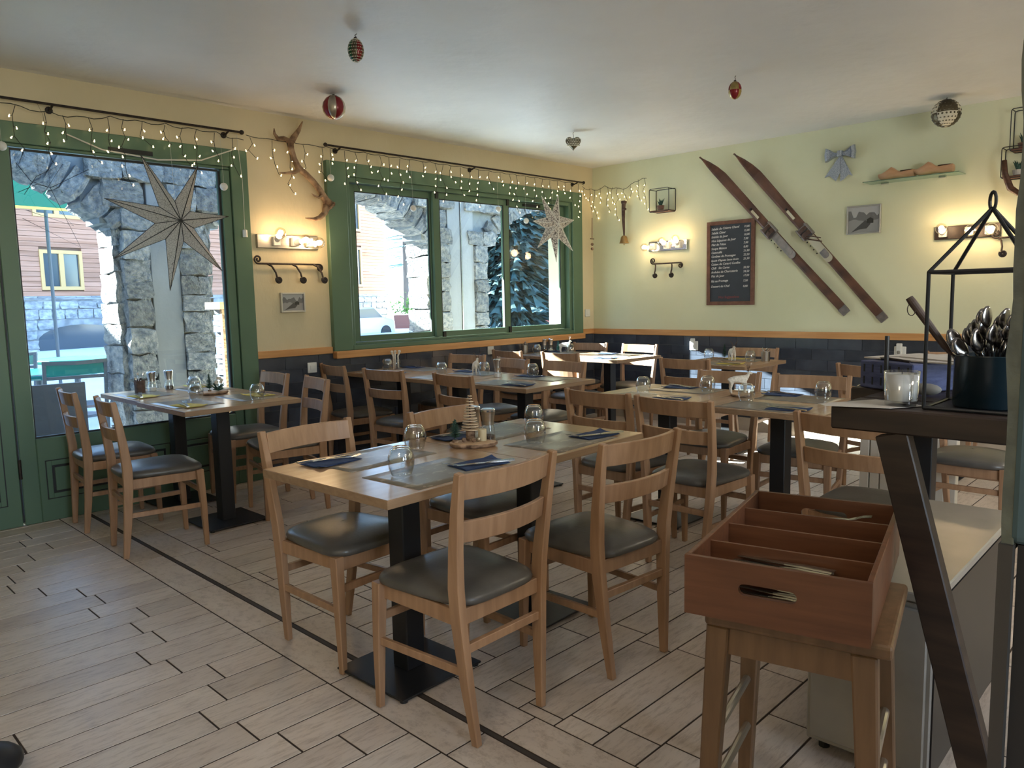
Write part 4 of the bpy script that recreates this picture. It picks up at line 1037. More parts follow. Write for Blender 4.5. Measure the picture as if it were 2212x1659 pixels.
for k, (x, y, m_, lb) in enumerate(((2.030, 2.205, 'bark', 'dark pine cone ball in front of the stump'), (2.052, 2.200, 'champagne', 'small champagne bauble beside the candle'), (2.005, 2.235, 'bark', 'dark cone ball behind the tiny fir'))):
    tag(MB().sphere((0, 0, 0.0095), 0.0095, 12, 8).build('small_bauble', M[m_], smooth=True, loc=(x, y, ZS)), lb + ', front table', 'decoration')
sb2 = slice_board((2.20, 4.90, 0.766), 0.105, 0.075, 'round wood slice in the middle of the door table', rz=0.3, th=0.014)
brush_tree((2.185, 4.93, 0.782), 0.115, 0.030, 'thin dark miniature fir on the door table', seed=5)
fl_ = empty('flower_bunch', (2.23, 4.90, 0.782), 0, 'small bunch of white flowers and greenery on the door table', 'decoration')
b = MB(); rd = random.Random(4)
for i in range(9): b.sphere((rd.uniform(-0.025, 0.025), rd.uniform(-0.02, 0.02), 0.045 + rd.uniform(0, 0.045)), 0.011, 8, 6)
b.build('blossom', M['fur'], fl_, smooth=True)
b = MB()
for i in range(60):
    a = rd.uniform(0, 2 * pi); L_ = rd.uniform(0.02, 0.045); b.tube([(0, 0, 0.004), (math.cos(a) * L_, math.sin(a) * L_, 0.01 + rd.uniform(0, 0.05))], [0.003, 0.0012], 4)
tag(b.build('greenery', M['fir'], fl_), kind='stuff')
def reindeer(loc, rz, s_, label, head_up=True):
    t = empty('reindeer_figure', loc, rz, label, 'figurine', 'white fur reindeer on the tables'); t.scale = (s_,) * 3
    bm = bmesh.new()
    pts = {'hip': (-0.045, 0, 0.085), 'mid': (0, 0, 0.083), 'sh': (0.042, 0, 0.086), 'neck': (0.058, 0, 0.108), 'head': (0.066, 0, 0.128), 'nose': (0.086, 0, 0.120), 'tail': (-0.066, 0, 0.090)}
    rad = {'hip': 0.024, 'mid': 0.025, 'sh': 0.023, 'neck': 0.011, 'head': 0.010, 'nose': 0.006, 'tail': 0.006}
    for sx, xx in (('h', -0.042), ('f', 0.040)):
        for sy in (-1, 1):
            pts[f'{sx}{sy}a'] = (xx, sy * 0.014, 0.066); rad[f'{sx}{sy}a'] = 0.012
            pts[f'{sx}{sy}b'] = (xx + (-0.006 if sx == 'h' else 0.003), sy * 0.015, 0.034); rad[f'{sx}{sy}b'] = 0.006
            pts[f'{sx}{sy}c'] = (xx, sy * 0.015, 0.002); rad[f'{sx}{sy}c'] = 0.0045
    order = list(pts); vi = {k: i for i, k in enumerate(order)}
    ed = [('hip', 'mid'), ('mid', 'sh'), ('sh', 'neck'), ('neck', 'head'), ('head', 'nose'), ('hip', 'tail')]
    for sx, base in (('h', 'hip'), ('f', 'sh')):
        for sy in (-1, 1): ed += [(base, f'{sx}{sy}a'), (f'{sx}{sy}a', f'{sx}{sy}b'), (f'{sx}{sy}b', f'{sx}{sy}c')]
    me = bpy.data.meshes.new('body'); me.from_pydata([pts[k] for k in order], [(vi[a], vi[b_]) for a, b_ in ed], [])
    o = bpy.data.objects.new('body', me); col.objects.link(o); o.parent = t
    sk = o.modifiers.new('skin', 'SKIN'); sl_ = me.skin_vertices[0].data
    for k in order: sl_[vi[k]].radius = (rad[k], rad[k])
    sl_[vi['mid']].use_root = True
    sub = o.modifiers.new('sub', 'SUBSURF'); sub.levels = 2; sub.render_levels = 2
    me.materials.append(M['fur'])
    a = MB()
    for sy in (-1, 1):
        a.tube([(0.062, sy * 0.004, 0.136), (0.058, sy * 0.014, 0.152), (0.060, sy * 0.026, 0.166), (0.066, sy * 0.026, 0.180)], [0.0022, 0.002, 0.0018, 0.001], 6)
        a.tube([(0.058, sy * 0.014, 0.152), (0.070, sy * 0.016, 0.164)], [0.0018, 0.001], 5)
        a.tube([(0.060, sy * 0.024, 0.164), (0.050, sy * 0.034, 0.176)], [0.0018, 0.001], 5)
        a.tube([(0.061, sy * 0.004, 0.138), (0.055, sy * 0.014, 0.136)], [0.003, 0.002], 5)
    a.build('antlers', M['twig'], t)
    return t
slice_board((4.02, 2.10, 0.766), 0.075, 0.055, 'small wood slice under the reindeer of the right-hand row', rz=0.6, th=0.012)
reindeer((4.02, 2.115, 0.780), -0.85, 0.93, 'white fur reindeer with dark antlers on the right-hand row')
reindeer((6.10, 3.27, 0.766), -2.4, 1.0, 'white reindeer on the yellow-napkin table by the tiled wall')
brush_tree((6.24, 3.42, 0.766), 0.135, 0.032, 'dark miniature fir beside the reindeer by the tiled wall', seed=7)
reindeer((4.03, 4.33, 0.766), 0.6, 0.95, 'white reindeer on the long row under the window')
reindeer((6.0, 5.10, 0.781), -1.2, 0.95, 'sunlit white reindeer on the corner table')
brush_tree((6.04, 5.22, 0.781), 0.12, 0.028, 'teal miniature fir beside the sunlit reindeer on the corner table', 'teal', seed=8)

# ================================================================ ON THE WALLS
def text_mesh(s, size, mat_, parent, loc, rot, shear=0.25, name='lettering'):
    c = bpy.data.curves.new('txt', 'FONT'); c.body = s; c.size = size; c.extrude = 0.0004; c.shear = shear; c.resolution_u = 2; c.offset = 0.0006
    o = bpy.data.objects.new('txt', c); col.objects.link(o)
    dg = bpy.context.evaluated_depsgraph_get(); me = bpy.data.meshes.new_from_object(o.evaluated_get(dg))
    bpy.data.objects.remove(o); me.materials.clear(); me.materials.append(mat_)
    t = bpy.data.objects.new(name, me); col.objects.link(t); t.parent = parent; t.location = loc; t.rotation_euler = rot; return t
# chalkboard menu: local x = along the wall, local y = up, local z = into the room
mb_ = empty('menu_board', (XW, 3.755, 1.650), 0, 'narrow wood framed chalkboard menu hanging left of the skis', 'chalkboard')
mb_.rotation_euler = (pi / 2, 0, -pi / 2)
BW, BH = 0.255, 0.412
MB().box((-BW + 0.03, -BH + 0.03, 0.004), (BW - 0.03, BH - 0.03, 0.014)).build('slate', M['board'], mb_)
MB().box((-BW, -BH, 0.001), (-BW + 0.036, BH, 0.026)).build('frame_side', M['boardwood'], mb_, bevel=0.002)
MB().box((BW - 0.036, -BH, 0.001), (BW, BH, 0.026)).build('frame_side', M['boardwood'], mb_, bevel=0.002)
MB().box((-BW + 0.036, BH - 0.036, 0.001), (BW - 0.036, BH, 0.025)).build('frame_end', M['boardwood'], mb_, bevel=0.002)
MB().box((-BW + 0.036, -BH, 0.001), (BW - 0.036, -BH + 0.036, 0.025)).build('frame_end', M['boardwood'], mb_, bevel=0.002)
lines = ['Salade de Chèvre Chaud', 'Salade César', 'Entrée du Jour', 'Nos Légumes du Jour', 'Plat de Frites', 'Soupe Maison', 'Camouflé', 'Croûtes de Fromages', "Epaule d'Agneau Sauce doubs", 'Cuisse de Canard Confite', 'Chili   Sin Carne', 'Ardoise de Charcuterie', 'Plat du Jour', 'Riz au Fromage', 'Dessert du Chef']
ys_ = [0.328 - 0.0385 * i for i in range(12)] + [-0.135, -0.185, -0.238]
for s_, y in zip(lines, ys_): text_mesh(s_, 0.030 if len(s_) < 26 else 0.025, M['chalk'], mb_, (-BW + 0.045, y, 0.0146), (0, 0, 0.03), name='menu_line')
for s_, y in zip(['19,80', '15,80', '10,00', '7,00', '7,00', '8,80', '21,80', '22,50', '21,50', '20,50', '24,50', '17,00', '7,50', '8,80'], [ys_[i] + 0.006 for i in range(9)] + [ys_[10], ys_[11], ys_[12], ys_[13], ys_[14]]):
    text_mesh(s_, 0.028, M['chalk'], mb_, (BW - 0.118, y, 0.0146), (0, 0, 0.02), name='menu_price')
text_mesh('Nos Suggestions', 0.034, M['chalkred'], mb_, (-0.13, -0.345, 0.0146), (0, 0, 0.02), name='menu_heading')
# skis : local z up the ski, x across, y off the wall
def ski(tip, tail, label, plate, loose):
    ty, tz = tip; by, bz = tail; L_ = math.hypot(ty - by, tz - bz); ang = math.atan2(ty - by, tz - bz)
    t = empty('wooden_ski', (XW - 0.045, by, bz), 0, label, 'ski', 'pair of old wooden skis crossing the right wall')
    t.rotation_euler = (-ang, 0, 0)
    prof = [(0, 0.034), (0.01, 0.038), (0.10, 0.039), (0.30, 0.0365), (0.42, 0.0375), (0.50, 0.040), (0.65, 0.043), (0.80, 0.047), (0.87, 0.047), (0.915, 0.040), (0.955, 0.026), (0.98, 0.012), (0.99, 0.007), (1.0, 0.008)]
    rings = []
    for s_, w_ in prof:
        z = s_ * L_; out = -0.11 * max(0, (s_ - 0.86) / 0.14) ** 1.6 - 0.012 * math.sin(pi * min(s_ / 0.86, 1))
        th = 0.007 + 0.011 * math.exp(-((s_ - 0.45) / 0.13) ** 2)
        rings.append([(out + 0.006, -w_, z), (out + 0.006, w_, z), (out - th * 0.5, w_, z), (out - th, w_ * 0.55, z), (out - th, -w_ * 0.55, z), (out - th * 0.5, -w_, z)])
    MB().ring(rings).build('ski_board', M['ski'], t, bevel=0.002)
    MB().ring([[(-0.008 + 0.009, -0.036, 0.0), (-0.008 + 0.009, 0.036, 0.0), (-0.014, 0.036, 0.0), (-0.014, -0.036, 0.0)], [(0.0, -0.039, 0.07), (0.0, 0.039, 0.07), (-0.0155, 0.039, 0.07), (-0.0155, -0.039, 0.07)]]).build('tail_cap', M['plate'], t)
    def pl(z0, z1, w_, m_, nm, th=0.004, y0=0):
        k = [(w_ * math.cos(a) * 1.0, z0 + w_ * 0.9 + w_ * 0.9 * math.sin(a)) for a in [pi + pi * i / 8 for i in range(9)]] + [(w_, z1), (-w_, z1)]
        return MB().prism([(a + y0, b) for a, b in k], -0.0335 - th, -0.0295, 'x').build(nm, M[m_], t)
    pl(0.335 * L_, 0.475 * L_, 0.036, plate, 'foot_plate')
    pl(0.355 * L_, 0.395 * L_, 0.030, 'plate', 'heel_rubber', 0.007)
    MB().box((-0.040, -0.012, 0.585 * L_), (-0.024, 0.012, 0.635 * L_)).build('tension_lever', M['champagne'], t)
    MB().tube([(-0.036, 0, 0.645 * L_), (-0.024, 0, 0.645 * L_)], 0.009, 10).build('lever_bolt', M['black'], t)
    toe = MB().box((-0.075, -0.058, 0.475 * L_), (-0.028, -0.040, 0.535 * L_)).box((-0.075, 0.040, 0.475 * L_), (-0.028, 0.058, 0.535 * L_)).box((-0.042, -0.058, 0.475 * L_), (-0.030, 0.058, 0.535 * L_))
    toe.build('toe_iron', M['plate'], t, bevel=0.004)
    st = MB(); n = 12
    for zz_, hh_ in ((0.49 * L_, 0.020), (0.515 * L_, 0.016)):
        st.ring([[(-0.045 - 0.045 * math.sin(pi * i / n) + d_, 0.058 * math.cos(pi * i / n), zz_ + e_ * hh_) for d_, e_ in ((0, -1), (0.004, -1), (0.004, 1), (0, 1))] for i in range(n + 1)])
    st.build('toe_strap', M['leatherstrap'], t)
    for k in range(5):
        MB().tube([(-0.040, 0.043, (0.40 + 0.022 * k) * L_), (-0.040, 0.052, (0.40 + 0.022 * k) * L_)], 0.006, 8).build('binding_stud', M['black'], t)
    if loose:
        # local up on the wall is tilted, so the dangling laces are aimed by the wall vertical
        g = Vector((0, -math.sin(ang), -math.cos(ang))); g = Vector((0, math.sin(-ang), -math.cos(ang)))
        p = Vector((-0.07, 0.055, 0.50 * L_)); b = MB()
        b.tube([p, p + g * 0.10 + Vector((0, 0.02, 0)), p + g * 0.22 + Vector((0, 0.03, 0))], 0.006, 6); b.tube([p, p + g * 0.09 + Vector((0, -0.02, 0)), p + g * 0.18 + Vector((0, -0.01, 0.0))], 0.005, 6)
        b.build('loose_strap', M['leatherstrap'], t)
    return t
ski((4.02, 2.685), (2.605, 1.155), 'left one of the two old wooden skis, dark foot plate', 'plate', False)
ski((3.655, 2.665), (2.285, 1.095), 'right one of the two old wooden skis, shiny foot plate and loose strap', 'champagne', True)
# glitter bow
bo = empty('gift_bow', (XW - 0.002, 2.705, 2.50), 0, 'silver glitter bow pinned high on the wall right of the skis', 'bow')
def loop(s_):
    b = MB()
    o = [(0.01 * s_, 0.052), (0.06 * s_, 0.058), (0.125 * s_, 0.105), (0.135 * s_, 0.05), (0.128 * s_, -0.015), (0.07 * s_, 0.015), (0.01 * s_, 0.032)]
    rings = [[(x0, a, c) for a, c in [(p[0] * k, 0.044 + (p[1] - 0.044) * k) for p in o]] for x0, k in ((-0.004, 0.93), (-0.03, 1.0), (-0.055, 0.96), (-0.060, 0.80), (-0.040, 0.66))]
    return b.ring(rings)
loop(1).build('bow_loop', M['glitter'], bo); loop(-1).build('bow_loop', M['glitter'], bo)
MB().box((-0.062, -0.022, 0.018), (-0.006, 0.022, 0.070)).build('knot', M['glitter'], bo, bevel=0.008, seg=2)
MB().prism([(0.0, 0.03), (0.012, 0.02), (0.135, -0.145), (0.09, -0.135), (0.075, -0.15), (0.035, -0.185), (0.0, -0.12)], -0.030, -0.022, 'x').build('tail', M['glitter'], bo)
MB().prism([(0.0, 0.03), (-0.012, 0.02), (-0.105, -0.155), (-0.07, -0.14), (-0.03, -0.175), (0.0, -0.19), (0.0, -0.12)], -0.022, -0.014, 'x').build('tail', M['glitter'], bo)
# glass shelf and clogs
gs = empty('glass_shelf', (XW, 2.09, 2.25), 0, 'clear glass wall shelf carrying two wooden clogs', 'shelf')
MB().box((-0.20, -0.36, 0.0), (-0.002, 0.36, 0.006)).build('glass_plate', M['shelfglass'], gs)
for y in (-0.2, 0.24): MB().box((-0.045, y - 0.025, -0.012), (-0.001, y + 0.025, 0.0)).build('bracket', M['chrome'], gs, bevel=0.003)
def clog(loc, rz, label):
    t = empty('wooden_clog', loc, rz, label, 'clog', 'pair of wooden clogs on the glass shelf')
    # profile along local x (toe at +x)
    secs = [(-0.135, 0.030, 0.012, 0.062), (-0.125, 0.034, 0.004, 0.070), (-0.06, 0.034, 0.004, 0.066), (-0.03, 0.036, 0.010, 0.062), (0.0, 0.040, 0.014, 0.070), (0.03, 0.043, 0.010, 0.098), (0.05, 0.045, 0.006, 0.108), (0.08, 0.045, 0.004, 0.086), (0.115, 0.040, 0.006, 0.066), (0.135, 0.030, 0.014, 0.060), (0.150, 0.016, 0.030, 0.060), (0.156, 0.006, 0.044, 0.058)]
    rings = []; n = 14
    for x, w_, z0, z1 in secs:
        c = (z0 + z1) / 2; h = (z1 - z0) / 2
        rings.append([(x, w_ * math.copysign(abs(math.cos(a)) ** 0.75, math.cos(a)), c + h * math.copysign(abs(math.sin(a)) ** 0.75, math.sin(a))) for a in [2 * pi * i / n for i in range(n)]])
    MB().ring(rings).build('clog_body', M['clog'], t, smooth=True)
    MB().ring([[(x, 0.027 * math.cos(a), z + 0.001) if False else (x0 + 0.052 * math.cos(a), 0.026 * math.sin(a), z) for a in [2 * pi * i / 16 for i in range(16)]] for x0, z in ((-0.068, 0.0655), (-0.068, 0.0700))]).build('foot_opening', M['walnut'], t)
    return t
clog((XW - 0.10, 2.205, 2.257), hp, 'wooden clog at the left of the glass shelf')
clog((XW - 0.135, 1.915, 2.257), hp, 'wooden clog at the right of the glass shelf, overlapping the other')
# pictures
def picture(loc, rot, w_, h_, label, seed):
    t = empty('picture_frame', loc, 0, label, 'picture'); t.rotation_euler = rot
    f = 0.012
    for a in (((-w_, -h_, 0.001), (-w_ + f, h_, 0.026)), ((w_ - f, -h_, 0.001), (w_, h_, 0.026)), ((-w_ + f, h_ - f, 0.001), (w_ - f, h_, 0.026)), ((-w_ + f, -h_, 0.001), (w_ - f, -h_ + f, 0.026))):
        MB().box(*a).build('frame', M['silverframe'], t, bevel=0.0015)
    g = [mat(f'photo_grey_{seed}_{i}', (v, v * 1.01, v * 1.02), 0.35) for i, v in enumerate((0.42, 0.16, 0.07, 0.28, 0.03))]
    iw, ih = w_ - f, h_ - f; rd = random.Random(seed)
    MB().box((-iw, -ih, 0.006), (iw, ih, 0.010)).build('photo_sky', g[0], t)
    def layer(base, amp, m_, z, nm):
        p = [(-iw, -ih)] + [(-iw + 2 * iw * i / 12, base * ih + amp * ih * rd.uniform(-1, 1)) for i in range(13)] + [(iw, -ih)]
        MB().prism(p, z - 0.0006, z, 'z').build(nm, m_, t)
    layer(0.45, 0.30, g[1], 0.0108, 'photo_mountain'); layer(-0.05, 0.10, g[3], 0.0116, 'photo_meadow')
    MB().prism([(-iw * 0.8, -ih * 0.95), (iw * 0.1, -ih * 0.05), (iw * 0.45, -ih * 0.35), (iw * 0.2, -ih * 0.7), (-iw * 0.3, -ih * 0.75)], 0.0117, 0.0123, 'z').build('photo_road', g[2], t)
    MB().prism([(iw * 0.2, -ih * 0.3), (iw * 0.2, ih * 0.0), (iw * 0.42, ih * 0.14), (iw * 0.62, ih * 0.0), (iw * 0.62, -ih * 0.3)], 0.0124, 0.0130, 'z').build('photo_house', g[4], t)
    return t
picture((3.130, YW - 0.001, 1.354), (pi / 2, 0, 0), 0.105, 0.077, 'small framed grey photograph under the left coat rack', 1)
picture((XW - 0.001, 2.498, 1.962), (pi / 2, 0, -hp), 0.142, 0.122, 'framed grey mountain photograph right of the skis', 2)
# wall lamps : local x along the wall, z up, -y into the room
def wall_lamp(loc, rz, w_, bulbs, label, pm, power):
    t = empty('wall_lamp', loc, rz, label, 'wall lamp', 'three-bulb wall lamps')
    MB().box((-w_, -0.030, -0.052), (w_, 0.0, 0.052)).build('back_plate', M[pm], t, bevel=0.003)
    for k, (bx, bz, dx, dz) in enumerate(bulbs):
        MB().box((bx - 0.028, -0.062, -0.034), (bx + 0.028, -0.030, 0.034)).build('socket_block', M['white'], t, bevel=0.004)
        d = Vector((dx, -0.55, dz)).normalized(); p = Vector((bx, -0.055, bz - 0.02))
        s_ = MB().tube([p, p + d * 0.045], [0.022, 0.026], 14).build('lamp_holder', M['white'], t)
        g = MB(); c = p + d * 0.085
        g.sphere(tuple(c), 0.044, 20, 14)
        b = g.build('bulb', M['bulbglass'], t, smooth=True)
        MB().tube([p + d * 0.045, c - d * 0.012, c + d * 0.014, c + d * 0.030], [0.008, 0.020, 0.020, 0.006], 10).build('filament', M['filament'], b)
        pl_ = bpy.data.lights.new('bulb_light', 'POINT'); pl_.energy = power; pl_.color = (1.0, 0.72, 0.43); pl_.shadow_soft_size = 0.045
        po = bpy.data.objects.new('bulb_light', pl_); col.objects.link(po); po.parent = t; po.location = c + d * 0.0
    return t
wall_lamp((3.115, YW, 1.822), 0, 0.262, [(-0.115, 0.03, -0.05, 0.35), (0.045, 0.01, 0.35, 0.18), (0.17, 0.0, 0.25, 0.1)], 'lit wall lamp with three round bulbs between door and window', 'brushed', 2.3)
wall_lamp((XW, 4.47, 1.862), -hp, 0.232, [(-0.17, 0.0, -0.35, 0.1), (0.0, 0.02, 0.0, 0.3), (0.14, 0.03, 0.15, 0.35)], 'lit wall lamp left of the chalkboard menu', 'chrome', 1.8)
wall_lamp((XW, 1.70, 1.800), -hp, 0.232, [(-0.165, 0.02, 0.08, 0.2), (0.02, 0.0, 0.22, 0.15), (0.16, 0.0, 0.25, 0.15)], 'lit wall lamp behind the black wire lantern', 'shelfwood', 2.3)
# wrought iron coat racks
def spiral(c, r, turns, y, n=26, start=0.0, sgn=1):
    return [(c[0] + r * (1 - 0.8 * i / n) * math.cos(start + sgn * 2 * pi * turns * i / n), y, c[1] + r * (1 - 0.8 * i / n) * math.sin(start + sgn * 2 * pi * turns * i / n)) for i in range(n + 1)]
def coat_rack(loc, rz, w_, hooks, label):
    t = empty('coat_rack', loc, rz, label, 'coat rack')
    MB().tube(spiral((-w_ - 0.005, 0.032), 0.032, 1.4, -0.03, start=-hp, sgn=-1)[::-1] + [(-w_ + 0.03, -0.03, 0), (0, -0.03, 0.0), (w_ - 0.02, -0.03, 0.0)] + spiral((w_, -0.028), 0.028, 1.4, -0.03, start=hp, sgn=-1), 0.0075, 8).build('bar', M['blackiron'], t)
    for x in (-w_ * 0.7, w_ * 0.7): MB().tube([(x, -0.03, 0), (x, 0, 0)], 0.006, 8).build('fixing', M['blackiron'], t)
    for hx in hooks:
        MB().tube([(hx - 0.03, -0.03, 0.0), (hx - 0.005, -0.055, -0.02), (hx + 0.01, -0.085, -0.07), (hx + 0.01, -0.10, -0.105)], 0.0075, 8).tube([(hx + 0.01 + p[0], -0.105, -0.125 + p[2]) for p in spiral((0.012, 0), 0.024, 2.0, 0, start=pi * 0.8)], 0.009, 8).build('hook', M['blackiron'], t)
    return t
coat_rack((3.115, YW - 0.002, 1.652), 0, 0.262, (-0.165, 0.045, 0.235), 'wrought iron coat rack with three scroll hooks under the left lamp')
coat_rack((XW - 0.002, 4.475, 1.680), -hp, 0.165, (-0.115, 0.085), 'small wrought iron coat rack under the lamp by the chalkboard')
coat_rack((XW - 0.002, 1.33, 1.735), -hp, 0.16, (-0.12,), 'iron coat hook behind the lantern at the right edge')
# antler
an = empty('antler', (0, 0, 0), 0, 'deer antler mounted on the wall between door and window', 'antler')
Y = YW
b = MB()
b.tube([(3.478, Y - 0.05, 2.128), (3.445, Y - 0.055, 2.170), (3.395, Y - 0.06, 2.235), (3.335, Y - 0.065, 2.298), (3.27, Y - 0.075, 2.345), (3.205, Y - 0.08, 2.385), (3.165, Y - 0.085, 2.45), (3.145, Y - 0.085, 2.52), (3.140, Y - 0.08, 2.580)], [0.044, 0.029, 0.026, 0.024, 0.024, 0.026, 0.024, 0.024, 0.028], 12)
b.tube([(3.140, Y - 0.08, 2.56), (3.18, Y - 0.075, 2.615), (3.225, Y - 0.075, 2.675), (3.262, Y - 0.075, 2.745)], [0.026, 0.023, 0.016, 0.004], 10)
b.tube([(3.140, Y - 0.08, 2.575), (3.085, Y - 0.08, 2.595), (3.035, Y - 0.09, 2.585), (3.003, Y - 0.10, 2.615), (3.00, Y - 0.105, 2.652)], [0.024, 0.018, 0.016, 0.011, 0.004], 10)
b.tube([(3.215, Y - 0.08, 2.380), (3.15, Y - 0.09, 2.345), (3.09, Y - 0.10, 2.335), (3.022, Y - 0.11, 2.328)], [0.022, 0.015, 0.010, 0.003], 8)
b.tube([(3.415, Y - 0.06, 2.205), (3.37, Y - 0.08, 2.175), (3.325, Y - 0.09, 2.185), (3.298, Y - 0.095, 2.20)], [0.018, 0.010, 0.007, 0.002], 8)
b.tube([(3.462, Y - 0.05, 2.125), (3.425, Y - 0.07, 2.06), (3.36, Y - 0.09, 2.015), (3.30, Y - 0.10, 2.000), (3.226, Y - 0.105, 2.005)], [0.034, 0.024, 0.019, 0.013, 0.003], 10)
b.build('antler_beam', M['antler'], an, smooth=True)
rings_ = MB(); rd = random.Random(6)
for i in range(22):
    a = 2 * pi * i / 22; rings_.sphere((3.487 + 0.040 * math.cos(a) * 0.75 , Y - 0.05 + 0.046 * math.sin(a), 2.118 + 0.040 * math.cos(a) * 0.7), 0.011 * rd.uniform(0.8, 1.2), 6, 5)
rings_.build('burr', M['bark'], an, smooth=True)
# bell
be = empty('cow_bell', (XW - 0.05, 5.005, 1.92), 0, 'small bronze bell on a dark leather strap, near the room corner', 'bell')
MB().lathe([(0.052, 0.0), (0.050, 0.006), (0.040, 0.03), (0.034, 0.06), (0.028, 0.075), (0.012, 0.084)], 22).build('bell_body', M['bell'], be, smooth=True)
MB().tube([(0, 0, 0.03), (0, 0, -0.012)], 0.004, 8).sphere((0, 0, -0.014), 0.007, 8, 6).build('clapper', M['bell'], be)
MB().sweep([(0, 0, 0.08), (0.0, 0.0, 0.12), (-0.004, 0.006, 0.26), (-0.004, 0.004, 0.36), (0, 0.002, 0.44)], [(0.006, 0.016), (0.012, 0.018), (0.018, 0.030), (0.020, 0.036), (0.022, 0.042)], (1, 0, 0)).build('strap', M['leatherstrap'], be)
MB().box((-0.016, -0.024, 0.355), (0.016, 0.024, 0.375)).box((-0.02, -0.026, 0.425), (0.02, 0.026, 0.455)).build('strap_knot', M['leatherstrap'], be, bevel=0.004)
# wire frame wall shelves with succulents
def wire_box(loc, w_, h_, d, label, bar=0.0035, name='wire_wall_shelf'):
    t = empty(name, loc, -hp, label, 'wall shelf', 'black wire wall shelves')
    b = MB()
    for y in (-0.004, -d):
        r = 0.018; pts = []
        for cx, cz, a0 in ((w_ - r, h_ - r, 0), (-w_ + r, h_ - r, hp), (-w_ + r, -h_ + r, pi), (w_ - r, -h_ + r, 1.5 * pi)):
            pts += [(cx + r * math.cos(a0 + hp * i / 4), y, cz + r * math.sin(a0 + hp * i / 4)) for i in range(5)]
        b.tube(pts + [pts[0]], bar, 6)
    for sx in (-1, 1):
        for sz in (-1, 1): b.tube([(sx * (w_ - 0.006), -0.004, sz * (h_ - 0.006)), (sx * (w_ - 0.006), -d, sz * (h_ - 0.006))], bar, 6)
    b.build('wire_frame', M['black'], t)
    MB().box((-w_ + 0.006, -d + 0.003, -h_ + 0.004), (w_ - 0.006, -0.006, -h_ + 0.016)).build('wood_base', M['boardwood'], t)
    return t
def succulent(loc, label, n=14, h=0.075, potm='boardwood', seed=1):
    t = empty('potted_succulent', loc, 0, label, 'plant'); rd = random.Random(seed)
    MB().lathe([(0.032, 0), (0.040, 0.038), (0.036, 0.038), (0.034, 0.032)], 16).build('plant_pot', M[potm], t)
    for i in range(n):
        a = 2 * pi * i / n + rd.uniform(-0.2, 0.2); l_ = h * rd.uniform(0.7, 1.1); o = rd.uniform(0.2, 0.6) * l_
        MB().tube([(0.006 * math.cos(a), 0.006 * math.sin(a), 0.030), (o * 0.5 * math.cos(a), o * 0.5 * math.sin(a), 0.03 + l_ * 0.55), (o * math.cos(a), o * math.sin(a), 0.03 + l_)], [0.006, 0.006, 0.0008], 5).build('leaf', M['fir'], t)
    return t
wire_box((XW - 0.001, 4.505, 2.325), 0.118, 0.118, 0.13, 'square black wire wall shelf above the lamp left of the chalkboard')
succulent((XW - 0.085, 4.515, 2.235), 'little spiky plant in the wire shelf left of the chalkboard')
wire_box((XW - 0.001, 1.27, 2.52), 0.145, 0.155, 0.12, 'upper wire wall shelf at the right edge')
succulent((XW - 0.075, 1.335, 2.385), 'plant in the upper wire shelf at the right edge', seed=2, potm='boardwood')
wire_box((XW - 0.001, 1.345, 2.285), 0.118, 0.115, 0.13, 'lower wire wall shelf at the right edge')
succulent((XW - 0.085, 1.36, 2.190), 'plant in the lower wire shelf at the right edge', seed=3, potm='paper')
MB_ = MB().tube([(-0.0, 0.03, 0.13), (-0.0, 0.02, 0.03), (-0.0, -0.02, -0.08), (0.0, -0.07, -0.12), (0, -0.12, -0.11)], [0.019, 0.021, 0.024, 0.022, 0.018], 10)
tag(MB_.build('curved_wood_tool', M['walnut'], smooth=True, loc=(XW - 0.16, 1.41, 2.17)), 'curved brown wooden tool hanging before the lower wire shelf', 'wooden tool')
# switches, sockets
def plate(name, loc, rz, label, cat, w_=0.042, rocker=True):
    t = empty(name, loc, rz, label, cat)
    MB().box((-w_, -0.012, -w_), (w_, -0.0, w_)).build('cover_plate', M['white'], t, bevel=0.005, seg=2)
    if rocker: MB().box((-w_ * 0.5, -0.017, -w_ * 0.5), (w_ * 0.5, -0.012, w_ * 0.5)).build('rocker', M['white'], t, bevel=0.002)
    else:
        MB().tube([(0, -0.0125, 0), (0, -0.015, 0)], 0.021, 20).build('socket_face', M['white'], t)
        for x in (-0.009, 0.009): MB().tube([(x, -0.0152, 0), (x, -0.016, 0)], 0.003, 8).build('socket_hole', M['gasket'], t)
    return t
plate('light_switch', (3.272, YW - 0.011, 0.827), 0, 'white light switch on the dark tiles left of the window row', 'switch')
plate('power_socket', (5.285, YW - 0.011, 0.842), 0, 'white socket on the dark tiles behind the corner table', 'socket', rocker=False)
plate('thermostat', (6.842, YW - 0.001, 1.166), 0, 'white wall thermostat between window and room corner', 'thermostat')
for y, lb in ((4.155, 'socket with a white plug-in air freshener in the sun patch'), (2.165, 'socket with a white plug-in air freshener above the blue box')):
    plate('power_socket', (XW - 0.011, y, 0.825), -hp, 'white ' + lb.replace('white ', ''), 'socket', 0.048, False)
    p = empty('plug_in_freshener', (XW - 0.026, y, 0.825), -hp, 'small white plug-in unit on the ' + lb.split('with')[0] + ('in the sun patch' if y > 3 else 'above the blue box'), 'plug')
    MB().box((-0.022, -0.03, -0.025), (0.022, 0.0, 0.075)).build('plug_body', M['white'], p, bevel=0.006, seg=2)
    MB().tube([(0, -0.0302, 0.0), (0, -0.032, 0.0)], 0.015, 16).build('plug_vent', M['silverframe'], p)
    MB().lathe([(0.012, -0.045), (0.016, -0.02)], 12, (0, -0.016, 0)).build('refill', M['thinglass'], p)
